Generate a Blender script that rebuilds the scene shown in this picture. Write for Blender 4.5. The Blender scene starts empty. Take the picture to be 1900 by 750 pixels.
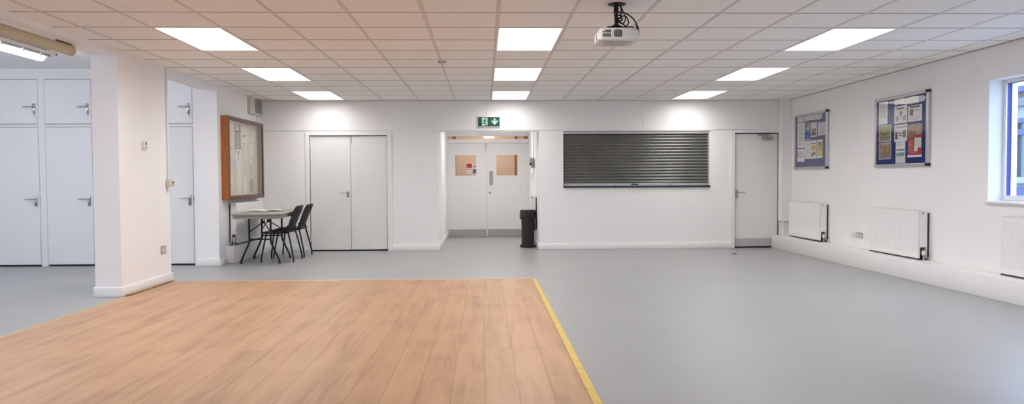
import bpy, bmesh, math, random
from mathutils import Vector, Matrix
random.seed(7)
SC = bpy.context.scene
COL = SC.collection
PI = math.pi

# ------------------------------------------------------------------ materials
def mat(name, col, rough=.6, metal=0., spec=.5, noise=0., nscale=8., bump=0., bscale=60., emit=None, estr=0., coat=0.):
    m = bpy.data.materials.new(name); m.use_nodes = True
    nt = m.node_tree; b = nt.nodes['Principled BSDF']
    c = (col[0], col[1], col[2], 1)
    b.inputs['Base Color'].default_value = c
    b.inputs['Roughness'].default_value = rough
    b.inputs['Metallic'].default_value = metal
    b.inputs['Specular IOR Level'].default_value = spec
    if coat: b.inputs['Coat Weight'].default_value = coat
    if emit:
        b.inputs['Emission Color'].default_value = (*emit, 1); b.inputs['Emission Strength'].default_value = estr
    if noise or bump:
        tc = nt.nodes.new('ShaderNodeTexCoord')
    if noise:
        n = nt.nodes.new('ShaderNodeTexNoise'); n.inputs['Scale'].default_value = nscale; n.inputs['Detail'].default_value = 4
        nt.links.new(tc.outputs['Object'], n.inputs['Vector'])
        r = nt.nodes.new('ShaderNodeMapRange'); r.inputs['From Min'].default_value = .3; r.inputs['From Max'].default_value = .7
        r.inputs['To Min'].default_value = 1 - noise; r.inputs['To Max'].default_value = 1 + noise
        nt.links.new(n.outputs['Fac'], r.inputs['Value'])
        mx = nt.nodes.new('ShaderNodeVectorMath'); mx.operation = 'SCALE'; mx.inputs[0].default_value = col[:3]
        nt.links.new(r.outputs['Result'], mx.inputs['Scale'])
        nt.links.new(mx.outputs['Vector'], b.inputs['Base Color'])
    if bump:
        n2 = nt.nodes.new('ShaderNodeTexNoise'); n2.inputs['Scale'].default_value = bscale; n2.inputs['Detail'].default_value = 3
        nt.links.new(tc.outputs['Object'], n2.inputs['Vector'])
        bp = nt.nodes.new('ShaderNodeBump'); bp.inputs['Strength'].default_value = bump; bp.inputs['Distance'].default_value = .002
        nt.links.new(n2.outputs['Fac'], bp.inputs['Height']); nt.links.new(bp.outputs['Normal'], b.inputs['Normal'])
    return m

def glass_mat(name, tint=(1, 1, 1), ior=1.45, rough=0.0):
    m = bpy.data.materials.new(name); m.use_nodes = True; nt = m.node_tree
    for n in list(nt.nodes): nt.nodes.remove(n)
    o = nt.nodes.new('ShaderNodeOutputMaterial'); mx = nt.nodes.new('ShaderNodeMixShader')
    t = nt.nodes.new('ShaderNodeBsdfTransparent'); t.inputs['Color'].default_value = (*tint, 1)
    g = nt.nodes.new('ShaderNodeBsdfGlossy'); g.inputs['Roughness'].default_value = rough
    f = nt.nodes.new('ShaderNodeFresnel'); f.inputs['IOR'].default_value = ior
    ge = nt.nodes.new('ShaderNodeNewGeometry'); sb_ = nt.nodes.new('ShaderNodeMath'); sb_.operation = 'SUBTRACT'; sb_.inputs[0].default_value = 1
    two = nt.nodes.new('ShaderNodeMath'); two.operation = 'MULTIPLY'; two.inputs[1].default_value = 1.8   # two faces of the pane reflect
    nt.links.new(f.outputs['Fac'], two.inputs[0])
    ml = nt.nodes.new('ShaderNodeMath'); ml.operation = 'MULTIPLY'
    nt.links.new(ge.outputs['Backfacing'], sb_.inputs[1]); nt.links.new(sb_.outputs[0], ml.inputs[0]); nt.links.new(two.outputs[0], ml.inputs[1])
    nt.links.new(ml.outputs[0], mx.inputs['Fac']); nt.links.new(t.outputs[0], mx.inputs[1]); nt.links.new(g.outputs[0], mx.inputs[2])
    nt.links.new(mx.outputs[0], o.inputs['Surface'])
    return m

def wood_floor_mat():
    m = bpy.data.materials.new('laminate planks'); m.use_nodes = True; nt = m.node_tree; L = nt.links
    b = nt.nodes['Principled BSDF']
    tc = nt.nodes.new('ShaderNodeTexCoord')
    mp = nt.nodes.new('ShaderNodeMapping'); mp.inputs['Rotation'].default_value = (0, 0, PI/2)
    L.new(tc.outputs['Object'], mp.inputs['Vector'])
    br = nt.nodes.new('ShaderNodeTexBrick'); br.offset = .37; br.offset_frequency = 3; br.squash = 1
    br.inputs['Scale'].default_value = 1; br.inputs['Brick Width'].default_value = 3.9; br.inputs['Row Height'].default_value = .186
    br.inputs['Mortar Size'].default_value = .0013; br.inputs['Mortar Smooth'].default_value = 0; br.inputs['Bias'].default_value = 0
    br.inputs['Color1'].default_value = (0, 0, 0, 1); br.inputs['Color2'].default_value = (1, 1, 1, 1); br.inputs['Mortar'].default_value = (.5, .5, .5, 1)
    L.new(mp.outputs['Vector'], br.inputs['Vector'])
    # grain along Y
    mg = nt.nodes.new('ShaderNodeMapping'); mg.inputs['Scale'].default_value = (8, .55, 1)
    L.new(tc.outputs['Object'], mg.inputs['Vector'])
    add = nt.nodes.new('ShaderNodeVectorMath'); add.operation = 'MULTIPLY_ADD'
    add.inputs[1].default_value = (4, 7, 0)
    L.new(br.outputs['Color'], add.inputs[0]); L.new(mg.outputs['Vector'], add.inputs[2])
    n1 = nt.nodes.new('ShaderNodeTexNoise'); n1.inputs['Scale'].default_value = 1.1; n1.inputs['Detail'].default_value = 7; n1.inputs['Roughness'].default_value = .62; n1.inputs['Distortion'].default_value = .6
    L.new(add.outputs['Vector'], n1.inputs['Vector'])
    mg2 = nt.nodes.new('ShaderNodeMapping'); mg2.inputs['Scale'].default_value = (60, 2.2, 1)
    L.new(tc.outputs['Object'], mg2.inputs['Vector'])
    n2 = nt.nodes.new('ShaderNodeTexNoise'); n2.inputs['Scale'].default_value = 1.; n2.inputs['Detail'].default_value = 4
    L.new(mg2.outputs['Vector'], n2.inputs['Vector'])
    n3 = nt.nodes.new('ShaderNodeTexNoise'); n3.inputs['Scale'].default_value = 2.3; n3.inputs['Detail'].default_value = 3
    L.new(tc.outputs['Object'], n3.inputs['Vector'])
    cr = nt.nodes.new('ShaderNodeValToRGB')
    e = cr.color_ramp.elements
    e[0].position = .33; e[0].color = (.295, .165, .085, 1)
    e[1].position = .67; e[1].color = (.545, .328, .183, 1)
    x = e.new(.5); x.color = (.458, .265, .141, 1)
    def mul(a, f):
        k = nt.nodes.new('ShaderNodeMath'); k.operation = 'MULTIPLY'; L.new(a, k.inputs[0]); k.inputs[1].default_value = f; return k.outputs[0]
    def plus(a, c):
        k = nt.nodes.new('ShaderNodeMath'); k.operation = 'ADD'; L.new(a, k.inputs[0]); L.new(c, k.inputs[1]); return k.outputs[0]
    s = plus(plus(mul(n1.outputs['Fac'], .62), mul(n2.outputs['Fac'], .16)), mul(n3.outputs['Fac'], .22))
    L.new(s, cr.inputs['Fac'])
    # per plank value
    mr = nt.nodes.new('ShaderNodeMapRange'); mr.inputs['To Min'].default_value = .965; mr.inputs['To Max'].default_value = 1.035
    L.new(br.outputs['Color'], mr.inputs['Value'])
    sc = nt.nodes.new('ShaderNodeVectorMath'); sc.operation = 'SCALE'
    L.new(cr.outputs['Color'], sc.inputs[0]); L.new(mr.outputs['Result'], sc.inputs['Scale'])
    mx = nt.nodes.new('ShaderNodeMix'); mx.data_type = 'RGBA'
    L.new(br.outputs['Fac'], mx.inputs['Factor']); L.new(sc.outputs['Vector'], mx.inputs['A']); mx.inputs['B'].default_value = (.19, .095, .045, 1)
    L.new(mx.outputs['Result'], b.inputs['Base Color'])
    b.inputs['Roughness'].default_value = .42; b.inputs['Specular IOR Level'].default_value = .4
    return m

def floor_mat():
    m = mat('grey vinyl', (.325, .328, .328), .36, spec=.5, noise=.035, nscale=1.3, bump=.05, bscale=240)
    return m

def stripe_wood(name, dark, light, scale=(30, 30, 2)):
    m = bpy.data.materials.new(name); m.use_nodes = True; nt = m.node_tree; b = nt.nodes['Principled BSDF']
    tc = nt.nodes.new('ShaderNodeTexCoord'); mp = nt.nodes.new('ShaderNodeMapping'); mp.inputs['Scale'].default_value = scale
    n = nt.nodes.new('ShaderNodeTexNoise'); n.inputs['Scale'].default_value = 1.5; n.inputs['Detail'].default_value = 5
    cr = nt.nodes.new('ShaderNodeValToRGB'); cr.color_ramp.elements[0].position = .3; cr.color_ramp.elements[1].position = .7
    cr.color_ramp.elements[0].color = (*dark, 1); cr.color_ramp.elements[1].color = (*light, 1)
    nt.links.new(tc.outputs['Object'], mp.inputs['Vector']); nt.links.new(mp.outputs['Vector'], n.inputs['Vector'])
    nt.links.new(n.outputs['Fac'], cr.inputs['Fac']); nt.links.new(cr.outputs['Color'], b.inputs['Base Color'])
    b.inputs['Roughness'].default_value = .4
    return m

M = dict(
    wall=mat('white emulsion', (.875, .86, .852), .75, spec=.25, noise=.012, nscale=2, bump=.05, bscale=180),
    alcove=mat('cool white emulsion', (.87, .865, .865), .75, spec=.25, noise=.012, nscale=2),
    gloss=mat('white gloss paint', (.86, .845, .835), .35, spec=.45, noise=.01, nscale=5),
    door=mat('white door paint', (.80, .79, .78), .4, spec=.45, noise=.01, nscale=4),
    cup=mat('white cupboard paint', (.84, .83, .835), .4, spec=.45, noise=.01, nscale=4),
    tile=mat('mineral fibre tile', (.905, .87, .84), .9, spec=.1, noise=.03, nscale=40, bump=.15, bscale=300),
    grid=mat('ceiling grid metal', (.68, .63, .60), .6, spec=.3), tee=mat('cross tee metal with gap shade', (.40, .365, .34), .7, spec=.2),  # tee colour darkened to carry the shade of the tile gaps
    floor=floor_mat(), wood=wood_floor_mat(),
    led_far=mat('led diffuser far', (.9, .9, .9), .5, emit=(1, .985, .965), estr=6.0),
    led=mat('led diffuser', (.9, .9, .9), .5, emit=(1, .985, .965), estr=7.5),
    tubelight=mat('tube diffuser', (.9, .9, .9), .5, emit=(.97, .98, 1), estr=36.0),
    unseen_corrlamp=mat('unseen corridor lamp lens', (.9, .9, .9), .5, emit=(1, .9, .76), estr=62.0),
    bulk=mat('bulkhead lens', (.9, .9, .9), .5, emit=(1, .93, .85), estr=2.2),
    frame_white=mat('white enamel', (.80, .79, .78), .35),
    rad=mat('radiator enamel', (.86, .845, .835), .32, spec=.5),
    rad_in=mat('radiator fins', (.16, .155, .15), .6),
    steel=mat('brushed steel', (.55, .54, .52), .34, metal=1, noise=.06, nscale=30),
    chrome=mat('satin chrome', (.42, .41, .40), .28, metal=1),
    shutter=mat('galvanised lath', (.17, .168, .155), .36, metal=.55, spec=.5, noise=.12, nscale=3),
    alu=mat('aluminium', (.60, .60, .61), .35, metal=.9),
    alu_dull=mat('grey painted aluminium', (.52, .51, .50), .45, metal=.3),
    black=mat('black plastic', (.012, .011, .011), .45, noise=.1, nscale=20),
    blackm=mat('black enamelled tube', (.010, .008, .0075), .4, spec=.3),
    chairp=mat('charcoal chair plastic', (.013, .012, .0125), .55, spec=.3, noise=.1, nscale=20),
    bag=mat('black bin liner', (.01, .009, .01), .22, bump=.6, bscale=35),
    rubber=mat('black rubber', (.012, .012, .012), .7),
    darkgap=mat('dark void', (.03, .03, .03), .9),
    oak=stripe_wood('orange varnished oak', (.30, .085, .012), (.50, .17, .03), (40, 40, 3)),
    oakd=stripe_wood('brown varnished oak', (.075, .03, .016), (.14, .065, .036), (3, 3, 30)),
    cork=mat('pale hessian', (.72, .59, .44), .9, noise=.06, nscale=30),
    felt=mat('royal blue felt', (.022, .036, .17), .95, spec=.05, noise=.1, nscale=60),
    feltv=mat('violet blue felt', (.055, .065, .22), .95, spec=.05, noise=.08, nscale=60),
    glass=glass_mat('clear pane'), glassw=glass_mat('window pane', (.93, .96, 1)),
    glassc=glass_mat('case glass', (.98, .98, .97)),
    table=mat('grey green laminate', (.29, .297, .235), .34, noise=.03, nscale=20),
    tedge=mat('grey table edge', (.25, .247, .218), .5),
    paper=mat('white paper', (.78, .77, .76), .8), paperc=mat('cream paper', (.74, .70, .60), .8),
    paperg=mat('pale green paper', (.66, .71, .63), .8), paperl=mat('lilac paper', (.62, .56, .66), .8),
    ink=mat('dark ink', (.09, .08, .09), .8), inkg=mat('grey ink', (.36, .35, .35), .8),
    blue=mat('blue print', (.06, .15, .42), .7), grey=mat('grey print', (.22, .21, .20), .7),
    red=mat('red print', (.45, .02, .05), .7), maroon=mat('maroon print', (.20, .05, .07), .7),
    yellow=mat('yellow print', (.60, .52, .08), .7), orange=mat('orange print', (.62, .30, .10), .7),
    teal=mat('teal print', (.12, .33, .36), .7), cyan=mat('pale cyan print', (.45, .65, .68), .7),
    olive=mat('olive photograph tones', (.30, .30, .13), .6, noise=.5, nscale=25),
    brown=mat('brown photograph tones', (.28, .16, .08), .6, noise=.6, nscale=25),
    tan=mat('tan photograph tones', (.42, .29, .2), .6, noise=.5, nscale=20), pink=mat('pink print', (.62, .40, .38), .7),
    purple=mat('purple print', (.16, .11, .24), .7),
    beige=mat('aged beige enamel', (.55, .46, .30), .45, noise=.04, nscale=6),
    ygrey=mat('pale plastic', (.62, .60, .54), .5),
    lampgrey=mat('grey lamp housing', (.30, .29, .29), .5),
    projw=mat('projector white plastic', (.68, .67, .63), .4), projd=mat('projector vent dark', (.05, .048, .045), .6),
    projg=mat('projector grey plastic', (.45, .44, .38), .45),
    tape=mat('yellow floor tape', (.62, .44, .09), .45, noise=.12, nscale=12),
    strip=mat('pale threshold strip', (.60, .46, .34), .4), stripd=mat('dark floor edge', (.12, .06, .03), .6),
    green=mat('exit sign green', (.004, .085, .040), .35), sgnw=mat('exit sign pale green', (.62, .80, .70), .4),
    corr=mat('corridor ochre paint', (.68, .54, .44), .8), corrd=mat('corridor brown timber', (.32, .13, .06), .5),
    bluef=mat('blue window gasket', (.06, .07, .36), .4),
    upvc=mat('white upvc', (.78, .79, .82), .3),
    ewall=mat('outside render', (.27, .285, .29), .8, noise=.12, nscale=6), ebrick=mat('outside brick', (.24, .13, .115), .8, noise=.2, nscale=20),
    eblue=mat('outside blue paint', (.055, .075, .19), .5), eglass=mat('outside dark glass', (.05, .065, .08), .12, spec=.8),
    egrey=mat('outside grey metal', (.13, .14, .15), .5), eground=mat('outside paving', (.35, .36, .38), .8),
    ewhite=mat('outside white sill', (.34, .35, .36), .5),
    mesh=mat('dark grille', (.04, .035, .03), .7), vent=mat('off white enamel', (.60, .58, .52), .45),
    lightsw=mat('white moulded plastic', (.76, .75, .73), .35), valve=mat('valve plastic', (.72, .69, .60), .4),
    hinge=mat('tarnished hinge', (.20, .13, .085), .5, metal=.3, noise=.5, nscale=60),
    pole=mat('grey switch box', (.33, .33, .33), .4, metal=.4),
)

def lamp_profile(m, strength, power):
    # light distribution of a panel with a prismatic cover: strongest straight down, weaker at flat angles
    nt = m.node_tree; b = nt.nodes['Principled BSDF']
    g = nt.nodes.new('ShaderNodeNewGeometry'); d = nt.nodes.new('ShaderNodeVectorMath'); d.operation = 'DOT_PRODUCT'
    a = nt.nodes.new('ShaderNodeMath'); a.operation = 'ABSOLUTE'; p = nt.nodes.new('ShaderNodeMath'); p.operation = 'POWER'; p.inputs[1].default_value = power
    k = nt.nodes.new('ShaderNodeMath'); k.operation = 'MULTIPLY'; k.inputs[1].default_value = strength
    nt.links.new(g.outputs['Incoming'], d.inputs[0]); nt.links.new(g.outputs['Normal'], d.inputs[1]); nt.links.new(d.outputs['Value'], a.inputs[0])
    nt.links.new(a.outputs[0], p.inputs[0]); nt.links.new(p.outputs[0], k.inputs[0]); nt.links.new(k.outputs[0], b.inputs['Emission Strength'])
lamp_profile(M['led'], 13.2, .8); lamp_profile(M['led_far'], 9.8, .8)

# ------------------------------------------------------------------ geometry helpers
class MB:
    def __init__(s): s.v = []; s.f = []; s.sm = []
    def addbm(s, bm, smooth=False):
        o = len(s.v); bm.verts.index_update()
        s.v += [tuple(v.co) for v in bm.verts]
        for f in bm.faces: s.f.append([o + v.index for v in f.verts]); s.sm.append(smooth)
        bm.free(); return s
    def box(s, x0, x1, y0, y1, z0, z1, bev=0., seg=2):
        x0, x1 = min(x0, x1), max(x0, x1); y0, y1 = min(y0, y1), max(y0, y1); z0, z1 = min(z0, z1), max(z0, z1)
        bm = bmesh.new(); bmesh.ops.create_cube(bm, size=1)
        for v in bm.verts:
            v.co = ((x0 + x1)/2 + v.co.x*(x1 - x0), (y0 + y1)/2 + v.co.y*(y1 - y0), (z0 + z1)/2 + v.co.z*(z1 - z0))
        if bev:
            bev = min(bev, .49*min(x1 - x0, y1 - y0, z1 - z0))
            bmesh.ops.bevel(bm, geom=list(bm.edges), offset=bev, segments=seg, profile=.5, affect='EDGES')
        return s.addbm(bm, bool(bev))
    def tube(s, pts, r, n=10, caps=True, smooth=True):
        pts = [Vector(p) for p in pts]; rs = r if isinstance(r, (list, tuple)) else [r]*len(pts)
        o = len(s.v); up = None
        for i, p in enumerate(pts):
            a = pts[max(i - 1, 0)]; b = pts[min(i + 1, len(pts) - 1)]
            t = (b - a).normalized()
            if up is None:
                up = t.orthogonal().normalized()
            else:
                up = (up - t*up.dot(t))
                up = up.normalized() if up.length > 1e-6 else t.orthogonal().normalized()
            w = t.cross(up)
            for k in range(n):
                an = 2*PI*k/n; s.v.append(tuple(p + (up*math.cos(an) + w*math.sin(an))*rs[i]))
        for i in range(len(pts) - 1):
            for k in range(n):
                s.f.append([o + i*n + k, o + i*n + (k + 1) % n, o + (i + 1)*n + (k + 1) % n, o + (i + 1)*n + k]); s.sm.append(smooth)
        if caps:
            s.f.append([o + k for k in range(n)][::-1]); s.sm.append(False)
            s.f.append([o + (len(pts) - 1)*n + k for k in range(n)]); s.sm.append(False)
        return s
    def cyl(s, a, b, r, n=20): return s.tube([a, b], r, n)
    def lathe(s, c, prof, n=32, axis='z'):
        o = len(s.v)
        for (r, h) in prof:
            for k in range(n):
                an = 2*PI*k/n; p = (r*math.cos(an), r*math.sin(an), h)
                if axis == 'y': p = (p[0], p[2], p[1])
                if axis == 'x': p = (p[2], p[0], p[1])
                s.v.append((c[0] + p[0], c[1] + p[1], c[2] + p[2]))
        for i in range(len(prof) - 1):
            for k in range(n):
                s.f.append([o + i*n + k, o + i*n + (k + 1) % n, o + (i + 1)*n + (k + 1) % n, o + (i + 1)*n + k]); s.sm.append(True)
        s.f.append([o + k for k in range(n)][::-1]); s.sm.append(False)
        s.f.append([o + (len(prof) - 1)*n + k for k in range(n)]); s.sm.append(False)
        return s
    def prism(s, poly, fn, d0, d1):
        """poly 2D -> fn(a, b, d) 3D, extruded from d0 to d1"""
        o = len(s.v); n = len(poly)
        for d in (d0, d1): s.v += [tuple(fn(a, b, d)) for a, b in poly]
        s.f.append([o + k for k in range(n)][::-1]); s.f.append([o + n + k for k in range(n)]); s.sm += [False, False]
        for k in range(n):
            s.f.append([o + k, o + (k + 1) % n, o + n + (k + 1) % n, o + n + k]); s.sm.append(False)
        return s
    def shell(s, fn, nu, nv, th, keep=lambda i, j: True):
        """thick sheet: fn(u, v) surface; faces for which keep(i, j) is false are holes"""
        P = [[Vector(fn(i/nu, j/nv)) for j in range(nv + 1)] for i in range(nu + 1)]
        N = [[None]*(nv + 1) for _ in range(nu + 1)]
        for i in range(nu + 1):
            for j in range(nv + 1):
                du = P[min(i + 1, nu)][j] - P[max(i - 1, 0)][j]; dv = P[i][min(j + 1, nv)] - P[i][max(j - 1, 0)]
                N[i][j] = du.cross(dv).normalized()
        o = len(s.v); k = (nu + 1)*(nv + 1)
        idx = lambda i, j: o + i*(nv + 1) + j
        for i in range(nu + 1):
            for j in range(nv + 1): s.v.append(tuple(P[i][j] + N[i][j]*th/2))
        for i in range(nu + 1):
            for j in range(nv + 1): s.v.append(tuple(P[i][j] - N[i][j]*th/2))
        cnt = {}
        for i in range(nu):
            for j in range(nv):
                if not keep(i, j): continue
                q = [idx(i, j), idx(i + 1, j), idx(i + 1, j + 1), idx(i, j + 1)]
                s.f.append(q); s.sm.append(True); s.f.append([x + k for x in q][::-1]); s.sm.append(True)
                for a, b in zip(q, q[1:] + q[:1]): cnt.setdefault((min(a, b), max(a, b)), []).append((a, b))
        for e in cnt.values():
            if len(e) == 1:
                a, b = e[0]; s.f.append([b, a, a + k, b + k]); s.sm.append(True)
        return s
    def xf(s, m): s.v = [tuple(m @ Vector(p)) for p in s.v]; return s

def wmat(o):
    m = o.matrix_basis.copy(); p = o.parent
    while p: m = p.matrix_basis @ m; p = p.parent
    return m

def link(name, mb, material, parent=None, base=True):
    me = bpy.data.meshes.new(name)
    v = mb.v
    if parent is not None:
        inv = wmat(parent).inverted(); v = [tuple(inv @ Vector(p)) for p in v]; loc = (0, 0, 0)
    elif base:
        c = [(min(p[i] for p in v) + max(p[i] for p in v))/2 for i in range(2)] + [min(p[2] for p in v)]
        loc = c; v = [(p[0] - c[0], p[1] - c[1], p[2] - c[2]) for p in v]
    else: loc = (0, 0, 0)
    me.from_pydata(v, [], mb.f); me.polygons.foreach_set('use_smooth', mb.sm)
    me.update()
    bm = bmesh.new(); bm.from_mesh(me); bmesh.ops.recalc_face_normals(bm, faces=bm.faces); bm.to_mesh(me); bm.free()
    if any(mb.sm): me.set_sharp_from_angle(angle=math.radians(38))
    me.materials.append(material)
    o = bpy.data.objects.new(name, me); COL.objects.link(o); o.location = loc
    if parent is not None: o.parent = parent
    return o

def tag(o, label, cat, group=None):
    o['label'] = label; o['category'] = cat
    if group: o['group'] = group
    return o
def thing(name, label, cat, loc, rz=0., group=None):
    o = bpy.data.objects.new(name, None); COL.objects.link(o); o.location = loc; o.rotation_euler = (0, 0, rz)
    o.empty_display_size = .1
    # matrix_basis is evaluated from loc/rot directly
    return tag(o, label, cat, group)
def struct(name, mb, material, base=False):
    o = link(name, mb, material, None, base); o['kind'] = 'structure'; return o
def struct_root(name, loc):
    o = bpy.data.objects.new(name, None); COL.objects.link(o); o.location = loc; o['kind'] = 'structure'; o.empty_display_size = .1; return o
def dup(root, loc, rz=None, label=None, cat=None, group=None):
    r = root.copy(); COL.objects.link(r); r.location = loc
    if rz is not None: r.rotation_euler = (0, 0, rz)
    if label: r['label'] = label
    for ch in list(root.children):
        c = ch.copy(); COL.objects.link(c); c.parent = r
        for g in list(ch.children):
            d = g.copy(); COL.objects.link(d); d.parent = c
    return r

def smooth(pts, sub=6):
    P = [Vector(p) for p in pts]; out = []
    for i in range(len(P) - 1):
        p0 = P[max(i - 1, 0)]; p1 = P[i]; p2 = P[i + 1]; p3 = P[min(i + 2, len(P) - 1)]
        for k in range(sub):
            t = k/sub
            out.append(.5*((2*p1) + (p2 - p0)*t + (2*p0 - 5*p1 + 4*p2 - p3)*t*t + (3*p1 - p0 - 3*p2 + p3)*t**3))
    out.append(P[-1]); return out
def roundrect(w, h, r, n=6):
    pts = []
    for cx, cy, a0 in ((w/2 - r, h/2 - r, 0), (-w/2 + r, h/2 - r, PI/2), (-w/2 + r, -h/2 + r, PI), (w/2 - r, -h/2 + r, 1.5*PI)):
        for k in range(n + 1):
            a = a0 + PI/2*k/n; pts.append((cx + r*math.cos(a), cy + r*math.sin(a)))
    return pts
def wall_holes(a0, a1, z0, z1, holes, fn, t0, t1):
    """wall in the (a, z) plane with rectangular holes; fn(a0,a1,z0,z1,t0,t1) -> box args"""
    mb = MB()
    xs = sorted({a0, a1, *[h[0] for h in holes], *[h[1] for h in holes]})
    for i in range(len(xs) - 1):
        l, r = xs[i], xs[i + 1]; m = (l + r)/2
        cut = sorted([(h[2], h[3]) for h in holes if h[0] < m < h[1]])
        z = z0
        for c0, c1 in cut:
            if c0 > z + 1e-6: mb.box(*fn(l, r, z, c0, t0, t1))
            z = c1
        if z < z1 - 1e-6: mb.box(*fn(l, r, z, z1, t0, t1))
    return mb
fy = lambda a0, a1, z0, z1, t0, t1: (a0, a1, t0, t1, z0, z1)
fx = lambda a0, a1, z0, z1, t0, t1: (t0, t1, a0, a1, z0, z1)

# ------------------------------------------------------------------ camera
cd = bpy.data.cameras.new('camera'); cam = bpy.data.objects.new('camera', cd); COL.objects.link(cam)
F, PIT, YAW, ROL, CX, CY = 1434.57, .0327, .0314, -.0050, 943.4, 382.0
CAMZ = 1.174
def cdir(x, y, z):
    cr, sr = math.cos(ROL), math.sin(ROL)
    v = -z; x, v = cr*x + sr*v, -sr*x + cr*v; z = -v
    cp, sp = math.cos(PIT), math.sin(PIT); y, z = cp*y + sp*z, -sp*y + cp*z
    c, s = math.cos(YAW), math.sin(YAW); x, y = c*x + s*y, -s*x + c*y
    return Vector((x, y, z))
R, Fw, U = cdir(1, 0, 0), cdir(0, 1, 0), cdir(0, 0, 1)
m3 = Matrix((R, U, -Fw)).transposed()
cam.matrix_world = Matrix.Translation((0, 0, CAMZ)) @ m3.to_4x4()
cd.sensor_width = 36; cd.lens = F*36/1900
cd.shift_x = (950 - CX)/1900; cd.shift_y = -(375 - CY)/1900
cd.clip_start = .05; cd.clip_end = 200
SC.camera = cam

# ------------------------------------------------------------------ room constants
CE = 2.52; YB = 13.06; XR = 5.19; XL = -3.72; YA = 11.03; YREAR = -4.0; XF = -9.2; CA = 2.77
RX0, RX1, YR = -.77, .935, 16.1

# ------------------------------------------------------------------ shell
struct('floor', MB().box(XF - .2, 5.5, YREAR - .2, 18.6, -.12, 0), M['floor'])
struct('wood_floor', MB().box(-3.645, .565, YREAR + .02, 9.15, .0005, .007), M['wood'])
wb_holes = [(-2.915, -1.625, 0, 1.945), (RX0, RX1, 0, 2.0), (1.343, 3.834, 1.045, 2.003), (4.27, 5.03, 0, 1.965)]
struct('wall_back', wall_holes(XL, XR, 0, CE + .3, wb_holes, fy, YB, YB + .12), M['wall'])
mbb = MB()
for a, b, t in ((-2.95, -1.58, 2.0), (1.3, 3.9, 2.05), (4.2, 5.1, 2.0)): mbb.box(a, b, YB + .1205, YB + .2, 0, t)
struct('gap_shade_backing', mbb, M['darkgap'])  # dark sheet behind doors and hatch, shade of the gaps in its colour
struct('trim_1', MB().box(XL + .002, 5.015, YB - .013, YB, 2.02, CE, .003, 1), M['wall'])      # upper fascia of the back wall
struct('trim_2', MB().box(1.30, 3.875, YB - .016, YB + .02, 2.003, 2.02), M['gloss'])
wr_holes = [(5.95, 7.81, .935, 2.175), (2.7, 4.6, .935, 2.175), (-.6, 1.3, .935, 2.175), (-3.4, -1.6, .935, 2.175)]
struct('wall_right', wall_holes(YREAR, YB + .12, 0, CE + .3, wr_holes, fx, XR, XR + .30), M['wall'])
struct('wall_left', MB().box(-4.05, XL, 10.95, YB + .12, 0, CE + .3), M['wall'])
struct('pillar', MB().box(-3.985, XL, 8.02, 9.28, 0, 2.47), M['wall'])
struct('beam', MB().box(-3.985, XL, YREAR, 10.95, 2.47, CA + .05), M['wall'])
struct('wall_alcove', MB().box(XF, -4.05, YA + .045, YA + .2, 0, CA + .1), M['alcove'])
struct('wall_side', wall_holes(YREAR, YA + .2, 0, CA + .1, [(2.0, 4.4, .95, 2.3), (5.2, 7.6, .95, 2.3)], fx, XF - .2, XF), M['alcove'])
struct('wall_rear', MB().box(XF - .2, XR + .3, YREAR - .2, YREAR, 0, CA + .1), M['wall'])
struct('ceiling_alcove', MB().box(XF - .2, -3.985, YREAR - .2, YA + .2, CA, CA + .1), M['alcove'])
# recess
struct('wall_recess_left', MB().box(RX0 - .12, RX0, YB + .12, YR + .12, 0, 2.45), M['wall'])
struct('wall_recess_right', MB().box(RX1, RX1 + .12, YB + .12, YR + .12, 0, 2.45), M['wall'])
struct('ceiling_recess', MB().box(RX0 - .12, RX1 + .12, YB + .12, YR + .12, 2.45, 2.55), M['wall'])
struct('wall_recess_back', MB().box(RX0, RX1, YR, YR + .12, 2.118, 2.45), M['wall'])
# corridor behind the doors
cmb = MB().box(-3, 3, 18.4, 18.5, 0, 2.6).box(-3, -2.9, YR + .12, 18.4, 0, 2.6).box(2.9, 3, YR + .12, 18.4, 0, 2.6).box(-3, 3, YR + .12, 18.5, 2.6, 2.7)
cmb.box(-3, RX0 - .12, YR + .06, YR + .12, 0, 2.6).box(RX1 + .12, 3, YR + .06, YR + .12, 0, 2.6).box(RX0 - .12, RX1 + .12, YR + .1205, YR + .14, 2.2, 2.6)
struct('wall_corridor', cmb, M['corr'])
struct('trim_3', MB().box(.73, .80, 18.36, 18.4, 0, 2.3).box(.95, 1.6, 18.37, 18.4, 0, 2.3).box(-.72, -.66, 18.37, 18.4, 0, 2.3), M['corrd'])

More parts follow.
